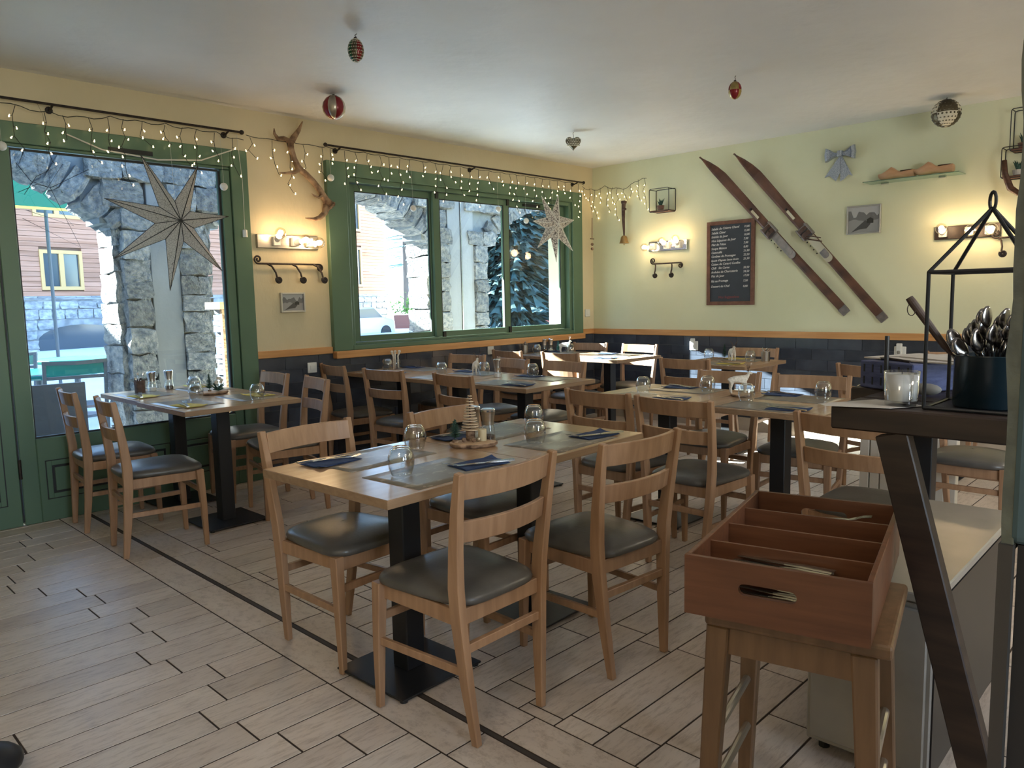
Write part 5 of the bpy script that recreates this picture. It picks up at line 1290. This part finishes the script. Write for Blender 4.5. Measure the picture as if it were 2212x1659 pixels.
# pull cord by the door
pc = empty('pull_cord', (2.735, YW - 0.075, 1.84), 0, 'white pull cord with a cylindrical grip at the door frame', 'cord')
MB().tube([(0, 0, 0.05), (0.004, 0, 0.4), (-0.02, 0.0, 0.735)], 0.0018, 6).build('cord', M['whitecord'], pc)
MB().lathe([(0.017, 0), (0.017, 0.05), (0.012, 0.055)], 14).build('grip', M['white'], pc)
# rods, garlands
def rod(x0, x1, z, label):
    t = empty('curtain_rod', (0, YW, z), 0, label, 'curtain rod')
    MB().tube([(x0, -0.085, 0), (x1, -0.085, 0)], 0.008, 8).build('rod', M['blackiron'], t)
    for x in (x0, x1): MB().sphere((x, -0.085, 0), 0.017, 10, 8).build('finial', M['blackiron'], t)
    xs = [x1 - 0.10, (x0 + x1) / 2] if x0 < 1.3 else [x0 + 0.14, (x0 + x1) / 2, x1 - 0.10]
    for x in xs: MB().tube([(x, -0.085, -0.004), (x, -0.04, -0.02), (x, 0, -0.02)], 0.007, 8).lathe([(0.0, -0.0), (0.0, 0.0)], 3).tube([(x, -0.008, -0.02), (x, 0, -0.02)], 0.022, 12).build('bracket', M['blackiron'], t)
rod(0.3, 2.75, 2.592, 'thin dark curtain rod above the glazed door')
rod(3.45, 6.70, 2.592, 'long thin dark curtain rod above the wide window')
ledme = MB().sphere((0, 0, 0), 0.0052, 8, 6).tube([(0, 0, 0.003), (0, 0, 0.012)], 0.0028, 6).mesh('led_bulb', M['ledbulb'])
def garland(P, s0, s1, label, seed, sag=0.02, dens=0.098, big=1.0, name='icicle_garland'):
    """P(s) -> point on the carrying line, cable hangs straight down from it."""
    t = empty(name, (0, 0, 0), 0, label, 'string lights', 'icicle string lights'); rd = random.Random(seed); b = MB()
    n = int((s1 - s0) / 0.05); top = [P(s0 + (s1 - s0) * i / n) + Vector((0, 0, -sag * abs(math.sin(i * 0.9)) - 0.008)) for i in range(n + 1)]
    b.tube(top, 0.0026, 5)
    s_ = s0 + 0.03; k = 0; lens = [0.12, 0.24, 0.33, 0.16, 0.28, 0.20, 0.38, 0.14]
    while s_ < s1:
        p = P(s_) + Vector((0, 0, -0.02)); L_ = lens[k % 8] * big * rd.uniform(0.85, 1.15); m_ = max(3, int(L_ / 0.055)); pts = [p]; tx = (P(min(s_ + 0.05, s1)) - P(max(s_ - 0.05, s0))).normalized()
        for j in range(1, m_ + 1):
            q = P(s_) + Vector((0, 0, -0.02 - L_ * j / m_)) + tx * (rd.uniform(-0.022, 0.022) + (0.02 if j == m_ else 0)) + Vector((rd.uniform(-0.006, 0.006),) * 2 + (0,))
            pts.append(q)
        b.tube(pts, 0.0021, 5)
        for q in pts[1:]:
            e_ = q + tx * rd.choice((-1, 1)) * 0.018 + Vector((0, 0, -0.012)); b.tube([q, e_], 0.0018, 4)
            inst('light_bulb', ledme, t, e_, (rd.uniform(-0.6, 0.6), rd.uniform(-0.6, 0.6), 0))
        s_ += dens * rd.uniform(0.75, 1.25); k += 1
    b.build('cable', M['wirecable'], t); return t
garland(lambda s_: Vector((s_, YW - 0.088, 2.585 - 0.03 * max(0, math.sin(s_ * 5)))), 1.15, 2.76, 'icicle light garland above the glazed door', 1, 0.02, 0.125, 1.0)
garland(lambda s_: Vector((s_, YW - 0.088, 2.585)), 2.78, 3.44, 'icicle light garland across the antler between door and window', 2, 0.01, 0.15, 1.0)
garland(lambda s_: Vector((s_, YW - 0.088, 2.585)), 3.46, 6.70, 'icicle light garland above the wide window', 3, 0.012, 0.125, 0.95)
def cornerP(s_):
    if s_ < 0.20: return Vector((6.72 + s_, YW - 0.05, 2.565))
    u = s_ - 0.20; return Vector((XW - 0.035, YW - 0.05 - u, 2.555 + 0.03 * (u > 0.5) + 0.02 * math.sin(u * 12)))
garland(cornerP, 0.0, 0.90, 'icicle light garland round the room corner above the bell', 4, 0.03, 0.085, 0.9)
# paper stars
def paper_star(loc, tips, depth, label, m_, ribs, rin=0.33):
    t = empty('paper_star', loc, 0, label, 'paper star'); n = len(tips)
    ang = [math.atan2(z, x) for x, z in tips]
    order = sorted(range(n), key=lambda i: ang[i]); tips = [tips[i] for i in order]; ang = [ang[i] for i in order]
    inner = []
    for i in range(n):
        a0, a1 = ang[i], ang[(i + 1) % n] + (2 * pi if i == n - 1 else 0); a = (a0 + a1) / 2
        r = rin * (math.hypot(*tips[i]) + math.hypot(*tips[(i + 1) % n])) / 2; inner.append((r * math.cos(a), r * math.sin(a)))
    for i in range(n):
        a, c, e_ = tips[i], inner[i - 1], inner[i]
        b = MB(); b.add([(0, -depth, 0), (a[0], 0, a[1]), (c[0], 0, c[1]), (e_[0], 0, e_[1]), (0, depth, 0)], [(0, 2, 1), (0, 1, 3), (4, 1, 2), (4, 3, 1)])
        pt = b.build('star_point', m_, t)
        r = MB().tube([(0, -depth - 0.001, 0), (a[0], -0.001, a[1])], [0.0035, 0.0022], 5).tube([(0, -depth - 0.001, 0), (c[0], -0.002, c[1])], 0.0025, 5).tube([(c[0], -0.001, c[1]), (a[0], -0.001, a[1])], 0.0018, 4).tube([(e_[0], -0.001, e_[1]), (a[0], -0.001, a[1])], 0.0018, 4)
        r.build('seam', ribs, pt)
    MB().tube([(0, 0.0, 0.10), (0, 0.02, 2.5 - loc[2]), (0, YW - 0.085 - loc[1], 2.588 - loc[2])], 0.0010, 5).build('thread', M['whitecord'], t)
    return t
def star_mat(name, c1, c2, sc_, thr, tr=0.35):
    m_ = mat(name, c1, 0.6); n, l, b = nodes(m_)
    tc = n.new('ShaderNodeTexCoord'); v = n.new('ShaderNodeTexVoronoi'); v.feature = 'DISTANCE_TO_EDGE'; v.inputs['Scale'].default_value = sc_; l.new(tc.outputs['Object'], v.inputs['Vector'])
    cr = n.new('ShaderNodeValToRGB'); cr.color_ramp.interpolation = 'CONSTANT'; e = cr.color_ramp.elements
    e[0].color = (*c2, 1); e[1].color = (*c1, 1); e[1].position = thr
    l.new(v.outputs['Distance'], cr.inputs[0]); l.new(cr.outputs[0], b.inputs['Base Color'])
    tl = n.new('ShaderNodeBsdfTranslucent'); l.new(cr.outputs[0], tl.inputs[0]); mx = n.new('ShaderNodeMixShader'); mx.inputs[0].default_value = tr
    l.new(b.outputs[0], mx.inputs[1]); l.new(tl.outputs[0], mx.inputs[2]); l.new(mx.outputs[0], n['Material Output'].inputs[0]); return m_
sm1 = star_mat('grey_lace_paper', (0.68, 0.65, 0.60), (0.32, 0.30, 0.27), 60, 0.035, 0.5)
sm2 = star_mat('white_scroll_paper', (0.66, 0.62, 0.57), (0.14, 0.12, 0.12), 36, 0.065)
paper_star((2.19, YW - 0.19, 1.915), [(-0.205, 0.42), (0.172, 0.385), (0.37, 0.055), (0.30, -0.33), (-0.075, -0.465), (-0.42, -0.26), (-0.448, 0.12)], 0.075, 'big grey seven-pointed paper star hanging in front of the glazed door', sm1, M['gasket'], 0.30)
paper_star((6.096, YW - 0.17, 2.105), [(-0.19, 0.275), (0.075, 0.30), (0.325, 0.06), (0.30, -0.265), (0.03, -0.39), (-0.26, -0.25), (-0.32, 0.015)], 0.07, 'white patterned paper star hanging at the right pane of the window', sm2, M['white'], 0.40)
def hang(x, y, z, r, z1, label, m_='white'):
    t = empty('foam_ball', (x, y, z), 0, label, 'ball ornament')
    MB().sphere((0, 0, 0), r, 16, 12).build('ball', M[m_], t, smooth=True)
    MB().tube([(0, 0, r), (0, 0.01, 2.50 - z), (0, 0.085, 2.586 - z)], 0.0009, 5).build('thread', M['whitecord'], t)
for x, z, lb in ((1.217, 2.294, 'white foam ball at the left edge of the picture by the door'), (2.549, 2.178, 'white foam ball right of the big grey star'), (3.431, 2.323, 'white foam ball at the left frame of the wide window'), (4.245, 2.142, 'white foam ball before the left window pane'), (5.286, 2.204, 'white foam ball before the middle window pane'), (5.675, 2.116, 'white foam ball before the right window pane')):
    hang(x, YW - 0.17, z, 0.027, 2.58, lb)
# wire star in front of the door glass
ws = empty('wire_star', (0, YW - 0.21, 0), 0, 'thin black wire star outline before the door glass, top left', 'wire star')
b = MB()
for pl_ in ([(1.30, 2.02), (1.37, 2.13), (1.52, 2.22), (1.40, 2.03), (1.55, 1.85), (1.30, 1.93)], [(1.27, 2.03), (1.37, 2.085), (1.44, 2.07), (1.58, 1.72), (1.28, 1.88)], [(1.27, 2.20), (1.34, 2.10), (1.44, 2.07), (1.66, 2.20)]):
    b.tube([(x, 0, z) for x, z in pl_], 0.0016, 5)
b.build('wire', M['black'], ws)
MB().tube([(1.44, 0, 2.07), (1.44, 0.02, 2.5), (1.44, 0.125, 2.590)], 0.0008, 4).build('thread', M['black'], ws)
wc = empty('wind_chime', (6.83, YW - 0.09, 2.0), 0, 'small hanging ornament of stones on a string by the room corner', 'ornament')
MB().tube([(0, 0, 0.0), (0.005, 0, 0.22)], 0.004, 6).tube([(0.005, 0, 0.22), (0.005, 0.04, 0.565)], 0.0008, 4).build('twig', M['twig'], wc)
MB().tube([(-0.03, 0, -0.01), (0.035, 0, -0.01)], 0.005, 6).tube([(0, 0, 0), (0, 0, -0.16)], 0.001, 4).build('cross_bar', M['twig'], wc)
for z in (-0.07, -0.12): MB().sphere((0.004, 0, z), 0.017, 10, 8).build('pebble', M['bark'], wc, smooth=True)
wcb = MB().tube([(1.60, 0, 2.43), (1.80, 0, 2.36), (2.15, 0, 2.335), (2.45, 0, 2.365), (2.70, 0, 2.47)], 0.005, 6)
tag(wcb.build('white_cable', M['whitecord'], loc=(0, YW - 0.055, 0.0)), 'white cable drooping above the glazed door', 'cable')
# baubles on the ceiling
def bauble(x, y, z, rx_, rz_, kind, label):
    t = empty('ceiling_bauble', (x, y, z), 0, label, 'bauble', 'baubles hanging from the ceiling')
    n, k = 24, 16
    if kind == 'heart':
        p = []
        for i in range(40):
            a = 2 * pi * i / 40; hx = 16 * math.sin(a) ** 3 / 17.0; hz = (13 * math.cos(a) - 5 * math.cos(2 * a) - 2 * math.cos(3 * a) - math.cos(4 * a)) / 17.0
            p.append((hx * rx_, hz * rx_))
        rings = []
        for d, s_ in ((-1, 0.35), (-0.9, 0.62), (-0.6, 0.86), (0, 1.0), (0.6, 0.86), (0.9, 0.62), (1, 0.35)):
            rings.append([(a * s_ * 0.72 + d * rx_ * 0.28, -a * s_ * 0.70 + d * rx_ * 0.28, b_ * s_) for a, b_ in p])
        MB().ring(rings).build('heart_body', M['bronzehole'], t, smooth=True)
        dm = MB()
        for i in range(-4, 5):
            for j in range(-1, 5):
                a = i * 0.20 * rx_ + (0.10 * rx_ if j % 2 else 0); c = -0.15 * rx_ + j * 0.20 * rx_
                if abs(a) < rx_ * 0.72 and c < rx_ * (0.62 - 0.3 * (abs(a) < 0.12 * rx_)): 
                    q = max(0.0, 1 - (a / rx_) ** 2 * 1.2); dpt = -(0.40 * rx_ * math.sqrt(q) * 0.92)
                    dm.sphere((a * 0.72 + dpt * 0.70, -a * 0.70 + dpt * 0.70, c), 0.0065, 8, 6)
        dm.build('perforations', M['cream'], t)
    else:
        segs = 8 if kind in ('stripes', 'dots') else 4
        cols = {'stripes': ['champagne', 'red'], 'dots': ['bronzehole', 'red', 'bronzehole', 'darkgreen'], 'quarters': ['red', 'gold'], 'lace': ['cream', 'bronzehole']}[kind]
        off = {'stripes': 0.55, 'dots': 0.45, 'quarters': 0.75, 'lace': 0.75}[kind]
        halves = 2 if kind in ('quarters', 'lace') else 1
        for q in range(segs):
            for hf in range(halves):
                a0 = 2 * pi * q / segs + off * 2 * pi / segs + R_(45) * 0; a1 = a0 + 2 * pi / segs; t0, t1 = (0, pi) if halves == 1 else ((0, hp) if hf == 0 else (hp, pi))
                b = MB(); m1, m2 = 8, 6; vs = [];
                for i in range(m1 + 1):
                    th = t0 + (t1 - t0) * i / m1
                    for j in range(m2 + 1):
                        ph = a0 + (a1 - a0) * j / m2; r = 1.0 + (0.03 if 0 < j < m2 and 0 < i < m1 else 0)
                        vs.append((rx_ * r * math.sin(th) * math.cos(ph), rx_ * r * math.sin(th) * math.sin(ph), rz_ * r * math.cos(th)))
                fs = [(i * (m2 + 1) + j, i * (m2 + 1) + j + 1, (i + 1) * (m2 + 1) + j + 1, (i + 1) * (m2 + 1) + j) for i in range(m1) for j in range(m2)]
                b.add(vs, fs); b.build('bauble_panel', M[cols[(q + hf) % len(cols)]], t, smooth=True)
        if kind in ('lace', 'dots'):
            dm = MB()
            for i in range(1, 11):
                th = pi * i / 11
                for j in range(22):
                    ph = 2 * pi * (j + 0.5 * (i % 2)) / 22
                    k_ = 0.99 if kind == 'dots' else 0.965
                    dm.sphere((rx_ * k_ * math.sin(th) * math.cos(ph), rx_ * k_ * math.sin(th) * math.sin(ph), rz_ * k_ * math.cos(th)), 0.0036 if kind == 'dots' else 0.0095, 6, 4)
            dm.build('dot_relief', M['cream'] if kind == 'dots' else M['bronzehole'], t)
    top = rz_ if kind != 'heart' else rx_ * 0.4
    MB().tube([(0, 0, top - 0.002), (0.004, 0, (top + CE - z) / 2), (-0.003, 0, CE - z - 0.012), (0.01, 0, CE - z)], 0.0022, 6).lathe([(0.008, top - 0.004), (0.008, top + 0.008)], 10).build('hook', M['blackiron'], t)
bauble(2.506, 3.574, 2.695, 0.042, 0.060, 'dots', 'egg shaped red and green bauble nearest the camera on the ceiling')
bauble(3.086, 4.689, 2.692, 0.078, 0.080, 'stripes', 'round red and champagne bauble on the ceiling above the antler')
bauble(5.321, 4.391, 2.690, 0.072, 0.075, 'heart', 'dark perforated heart bauble on the ceiling above the window')
bauble(4.810, 2.579, 2.688, 0.042, 0.056, 'quarters', 'small red and gold bauble on the ceiling above the skis')
bauble(6.560, 1.780, 2.665, 0.098, 0.098, 'lace', 'large lace patterned bauble on the ceiling above the clogs')

# ================================================================ RIGHT FOREGROUND
# dark plank counter with a splayed leg
sh = empty('plank_counter', (0, 0, 0), 0, 'dark plank counter standing on slanted legs at the right', 'counter')
MB().box((2.03, -0.85, 0.988), (2.235, 0.80, 1.049)).build('plank', M['shelfwood'], sh, bevel=0.004)
MB().box((2.24, -0.85, 0.988), (2.445, 0.795, 1.050)).build('plank', M['shelfwood'], sh, bevel=0.004)
MB().box((2.45, -0.85, 0.988), (2.655, 0.905, 1.049)).build('plank', M['shelfwood'], sh, bevel=0.004)
MB().sweep([(2.055, 0.385, 0.0), (2.055, 0.650, 0.987)], (0.042, 0.078)).build('leg', M['shelfwood'], sh, bevel=0.003)
for x in (2.035, 2.60):
    MB().sweep([(x + 0.02, -0.45, 0.0), (x + 0.02, -0.70, 0.987)], (0.042, 0.078)).build('leg', M['shelfwood'], sh, bevel=0.003)
tag(MB().prism([(1.995, 0.80), (2.04, 0.655), (2.135, 0.60), (2.19, 0.74), (2.02, 0.83)], 1.0515, 1.0525, 'z').build('paper_sheet', M['paper']), 'grey paper sheet under the white candle glass', 'paper')
cdl = empty('candle_glass', (2.113, 0.652, 1.053), 0, 'white candle in a thick glass on the dark counter', 'candle')
MB().lathe([(0.0385, 0.0), (0.039, 0.006), (0.0425, 0.088), (0.0395, 0.088), (0.037, 0.012)], 30).build('glass_cup', M['thinglass'], cdl, smooth=True)
MB().lathe([(0.0372, 0.013), (0.0398, 0.082), (0.036, 0.080), (0.01, 0.080)], 30).build('wax_fill', M['opal'], cdl, smooth=True)
MB().tube([(0, 0, 0.078), (0.002, 0, 0.092)], 0.0012, 6).build('wick', M['gasket'], cdl)
# wire lantern
la = empty('wire_lantern', (0, 0, 0), 0, 'black wire lantern frame with a pitched top standing on the dark counter', 'lantern')
x0, x1, y0, y1, zb, zt_ = 2.085, 2.295, 0.375, 0.590, 1.0545, 1.392
b = MB()
cs = [(x0, y0), (x1, y0), (x1, y1), (x0, y1)]
for i in range(4):
    a, c = cs[i], cs[(i + 1) % 4]
    for z in (zb, zt_): b.tube([(a[0], a[1], z), (c[0], c[1], z)], 0.0048, 8)
    b.tube([(a[0], a[1], zb), (a[0], a[1], zt_)], 0.0048, 8); b.tube([(a[0], a[1], zt_), ((x0 + x1) / 2, (y0 + y1) / 2, 1.545)], 0.0048, 8)
b.build('wire_frame', M['black'], la)
ap = ((x0 + x1) / 2, (y0 + y1) / 2, 1.562)
MB().tube([(ap[0] + 0.006 * math.cos(a), ap[1] + 0.008 * math.cos(a), ap[2] + 0.022 * math.sin(a)) for a in [2 * pi * i / 16 for i in range(17)]], 0.004, 8).build('top_ring', M['black'], la)
tag(MB().box((x0 + 0.01, y0 + 0.01, 1.0515), (x1 - 0.01, y1 - 0.01, 1.0535)).build('lantern_mat', M['black']), 'thin black mat under the wire lantern', 'mat')
pt_ = empty('utensil_pot', (2.198, 0.470, 1.0545), 0, 'dark blue enamel pot full of large spoons inside the wire lantern', 'pot')
MB().lathe([(0.080, 0.0), (0.083, 0.004), (0.083, 0.128), (0.085, 0.131), (0.081, 0.131), (0.078, 0.008)], 36).build('pot_body', M['pot'], pt_, smooth=True)
MB().lathe([(0.079, 0.100), (0.079, 0.104)], 24).build('pot_inner', M['darkfront'], pt_)
rd = random.Random(21)
stops = [(0.557, 1.248), (0.533, 1.250), (0.513, 1.272), (0.494, 1.300), (0.479, 1.306), (0.497, 1.252), (0.458, 1.284), (0.471, 1.240), (0.441, 1.300), (0.425, 1.270), (0.545, 1.225), (0.505, 1.235), (0.43, 1.235), (0.46, 1.262), (0.525, 1.262), (0.485, 1.280), (0.415, 1.295), (0.40, 1.255), (0.517, 1.225), (0.448, 1.248)]
for i, (ty, tz) in enumerate(stops):
    mb = MB(); tx = 2.198 + rd.uniform(-0.05, 0.04)
    if i in (5, 0): tx = 2.150
    base = (2.198 + (tx - 2.198) * 0.4, 0.470 + (ty - 0.47) * 0.45 , 1.165)
    spoon_mb(mb, base, (tx, ty, tz), 0.0235 if i != 5 else 0.027, 0.0028, 12)
    tag(mb.build('serving_spoon', M['spoonsteel'], smooth=True), 'serving spoon in the dark utensil pot' + (', leftmost of the bunch' if i == 0 else ', tallest of the bunch' if i == 4 else ''), 'spoon', 'spoons in the dark utensil pot')
ld = empty('dark_handled_whisk', (0, 0, 0), 0, 'dark handled utensil leaning left out of the utensil pot', 'utensil')
MB().tube([(2.165, 0.552, 1.183), (2.160, 0.567, 1.205), (2.135, 0.640, 1.318), (2.134, 0.648, 1.330)], [0.004, 0.0085, 0.0105, 0.009], 12).build('handle', M['handle'], ld)
MB().tube([(2.18, 0.535, 1.150), (2.165, 0.552, 1.185)], 0.0035, 8).build('shaft', M['steel'], ld)
MB().tube([(2.130, 0.640 + 0.010 * math.cos(a), 1.300 + 0.016 * math.sin(a)) for a in [2 * pi * i / 14 for i in range(15)]], 0.0012, 5).build('hanging_loop', M['blackiron'], ld)
tag(MB().sphere((0, 0, 0.018), 0.019, 14, 8, (1.0, 2.2, 0.9)).build('grey_pebble', M['concrete'], smooth=True, loc=(2.345, 0.66, 1.052)), 'long grey pebble behind the candle glass', 'stone')
# blue embossed box with sheets on it
bx = empty('embossed_box', (2.425, 0.795, 1.0505), -R_(26), 'dark blue embossed box with black slots behind the candle glass', 'box')
MB().box((0.0, -0.10, 0.0), (0.24, 0.10, 0.084)).build('box_body', M['bluebox'], bx, bevel=0.003)
for r in range(2):
    for k in range(6): MB().box((-0.0012, -0.085 + k * 0.033, 0.012 + r * 0.038), (0.0, -0.080 + k * 0.033, 0.036 + r * 0.038)).build('slot', M['gasket'], bx)
MB().tube([(0.03, -0.06, 0.088), (0.02, 0.02, 0.094), (0.06, 0.08, 0.088), (0.14, 0.07, 0.088)], 0.004, 8).build('wire_handle', M['blackiron'], bx)
tag(MB().box((2.44, 0.50, 1.137), (2.68, 0.86, 1.141), Matrix.Rotation(-0.42, 3, 'Z')).build('card_folder', M['paper']), 'pale card folder lying on the blue box', 'folder')
tag(MB().box((2.45, 0.44, 1.1415), (2.68, 0.76, 1.1445), Matrix.Rotation(-0.55, 3, 'Z')).build('card_folder', M['paper']), 'upper pale card folder, turned askew on the stack', 'folder')
tag(MB().lathe([(0.0065, 0), (0.0065, 0.165)], 10).build('black_taper', M['black'], loc=(2.40, 0.785, 1.0505)), 'thin dark taper candle standing beside the blue box', 'candle')

# step stool with the cutlery tray
TR = -R_(77.0)
def holed(w0, w1, z0, z1, hc, hw, hh, t0, t1):
    from mathutils.geometry import tessellate_polygon
    outer = [(w0, z0), (w1, z0), (w1, z1), (w0, z1)]; inner = []
    r = hh
    for i in range(9): a = -hp + pi * i / 8; inner.append((hc[0] + hw - r + r * math.cos(a), hc[1] + r * math.sin(a)))
    for i in range(9): a = hp + pi * i / 8; inner.append((hc[0] - hw + r + r * math.cos(a), hc[1] + r * math.sin(a)))
    inner = inner[::-1]; al = outer + inner
    tri = tessellate_polygon([[Vector((a, b_, 0)) for a, b_ in outer], [Vector((a, b_, 0)) for a, b_ in inner]])
    k = len(al); mb = MB()
    fs = [tuple(q) for q in tri] + [tuple(i + k for i in q[::-1]) for q in tri]
    for i in range(4): fs.append((i, (i + 1) % 4, (i + 1) % 4 + k, i + k))
    for i in range(len(inner)):
        a = 4 + i; c = 4 + (i + 1) % len(inner); fs.append((a, c, c + k, a + k))
    mb.add([(a, t0, b_) for a, b_ in al] + [(a, t1, b_) for a, b_ in al], fs); return mb
tr = empty('cutlery_tray', (1.479, 0.906, 0.622), TR, 'brown wooden tray with four compartments standing on the stool', 'tray')
TW, TD, TH = 0.392, 0.655, 0.138
holed(0, TW, 0, TH, (TW * 0.47, 0.078), 0.062, 0.0135, 0.0, 0.012).build('front_board', M['tray'], tr)
holed(0, TW, 0, TH, (TW * 0.5, 0.090), 0.062, 0.0135, TD - 0.012, TD).build('back_board', M['tray'], tr)
MB().box((0, 0.012, 0), (0.012, TD - 0.012, TH)).build('side_board', M['tray'], tr, bevel=0.0015)
MB().box((TW - 0.012, 0.012, 0), (TW, TD - 0.012, TH)).build('side_board', M['tray'], tr, bevel=0.0015)
MB().box((0.012, 0.012, 0.0), (TW - 0.012, TD - 0.012, 0.008)).build('tray_floor', M['tray'], tr)
for y in (0.165, 0.325, 0.490): MB().box((0.012, y - 0.004, 0.008), (TW - 0.012, y + 0.004, TH - 0.012)).build('divider', M['tray'], tr)
def trp(lx, ly, lz): return (1.479 + lx * math.cos(TR) - ly * math.sin(TR), 0.906 + lx * math.sin(TR) + ly * math.cos(TR), 0.622 + lz)
def cutl(proto, lx, ly, lz, rz, ry, lb, grp):
    c = flat(proto, trp(lx, ly, lz), 0, lb, grp); c.rotation_euler = (ry, 0, TR + rz)
for i in range(9):
    cutl(KN, 0.17 + 0.01 * (i % 3), 0.026 + 0.013 * i, 0.014 + 0.0 * i, hp + 0.05 * ((i * 7) % 5 - 2), 0.0, 'knife in the front compartment of the brown tray', 'knives in the brown tray')
for i in range(12):
    cutl(KN, 0.175 + 0.008 * (i % 3), 0.026 + 0.011 * i, 0.026 + 0.0065 * i, hp + 0.04 * ((i * 5) % 5 - 2), 0.0, 'knife in the front compartment of the brown tray', 'knives in the brown tray')
for i in range(6):
    cutl(FK, 0.22 + 0.006 * i, 0.52 + 0.018 * i, 0.016 + 0.012 * (i % 3), -hp + 0.05 * ((i * 3) % 5 - 2), 0.0, 'fork in the back compartment of the brown tray', 'forks in the brown tray')
cutl(FK, 0.235, 0.505, 0.118, -hp + 0.03, 0.10, 'fork lying on top of the rear divider of the brown tray', None)
st_ = empty('wooden_stool', (1.479, 0.906, 0.0), TR, 'light wooden stool carrying the brown cutlery tray', 'stool')
MB().box((0.035, 0.035, 0.585), (0.430, 0.435, 0.6205)).build('stool_top', M['stool'], st_, bevel=0.010, seg=3)
for lx, ly, fx, fy in ((0.065, 0.065, 0.04, 0.035), (0.375, 0.065, 0.405, 0.035), (0.065, 0.385, 0.04, 0.42), (0.375, 0.385, 0.405, 0.42)):
    MB().sweep([(fx, fy, 0), (lx, ly, 0.585)], [(0.036, 0.036), (0.052, 0.050)]).build('leg', M['stool'], st_, bevel=0.004)
MB().box((0.08, 0.050, 0.520), (0.36, 0.076, 0.585)).build('apron', M['stool'], st_); MB().box((0.08, 0.374, 0.520), (0.36, 0.400, 0.585)).build('apron', M['stool'], st_)
MB().box((0.052, 0.08, 0.520), (0.078, 0.37, 0.585)).build('apron', M['stool'], st_); MB().box((0.362, 0.08, 0.520), (0.388, 0.37, 0.585)).build('apron', M['stool'], st_)
for lx in (0.050, 0.392):
    for z in (0.30, 0.16): MB().tube([(lx, 0.05, z), (lx, 0.40, z)], 0.011, 10).build('rung', M['champagne'], st_)
# low white cabinet
cb_ = empty('white_cabinet', (2.13, 0.560, 0.0), 0.02, 'low white enamel cabinet behind the stool', 'cabinet')
MB().box((0.012, 0.0, 0.03), (1.02, 0.33, 0.522)).build('body', M['white_paint'], cb_, bevel=0.004)
MB().box((0.0, -0.005, 0.524), (1.03, 0.335, 0.55)).build('worktop', M['white_paint'], cb_, bevel=0.004)
cd_ = MB().box((-0.004, 0.012, 0.05), (0.010, 0.315, 0.505)).build('door', M['white_paint'], cb_, bevel=0.003)
MB().box((0.02, -0.0045, 0.03), (1.015, -0.0005, 0.520)).build('side_shade', M['darkfront'], cb_)  # dark sheet stands in for the shade on this side of the cabinet
MB().box((-0.007, 0.235, 0.440), (-0.0045, 0.290, 0.463)).build('handle', M['greymetal'], cd_, bevel=0.002)
for x in (0.05, 0.96):
    for y in (0.04, 0.29): MB().tube([(x, y, 0), (x, y, 0.03)], 0.016, 10).build('foot', M['gasket'], cb_)
# ribbed radiator
ra = empty('radiator', (4.98, 1.22, 0.0), 0, 'low cream ribbed radiator behind the right-hand row', 'radiator')
for k in range(9): MB().box((0, 0.0 + k * 0.062, 0.06), (0.06, 0.055 + k * 0.062, 0.50)).build('rib', M['radiator'], ra, bevel=0.004)
MB().box((0.015, 0, 0.02), (0.045, 0.55, 0.06)).box((0.012, 0, 0.02), (0.048, 0.03, 0.0)).build('plinth', M['radiator'], ra)
# dark bag corner at the lower left
bg_ = MB().sphere((0, 0, 0.05), 0.10, 16, 10, (1.2, 1.0, 0.55))
tag(bg_.build('dark_shoe', M['black'], smooth=True, loc=(0.375, 2.535, 0.0)), 'dark rounded shoe tip at the lower left corner', 'shoe')

for c in (FK, KN):
    if '_s' in c: del c['_s']
for o in bpy.data.objects:
    if '_used' in o: del o['_used']
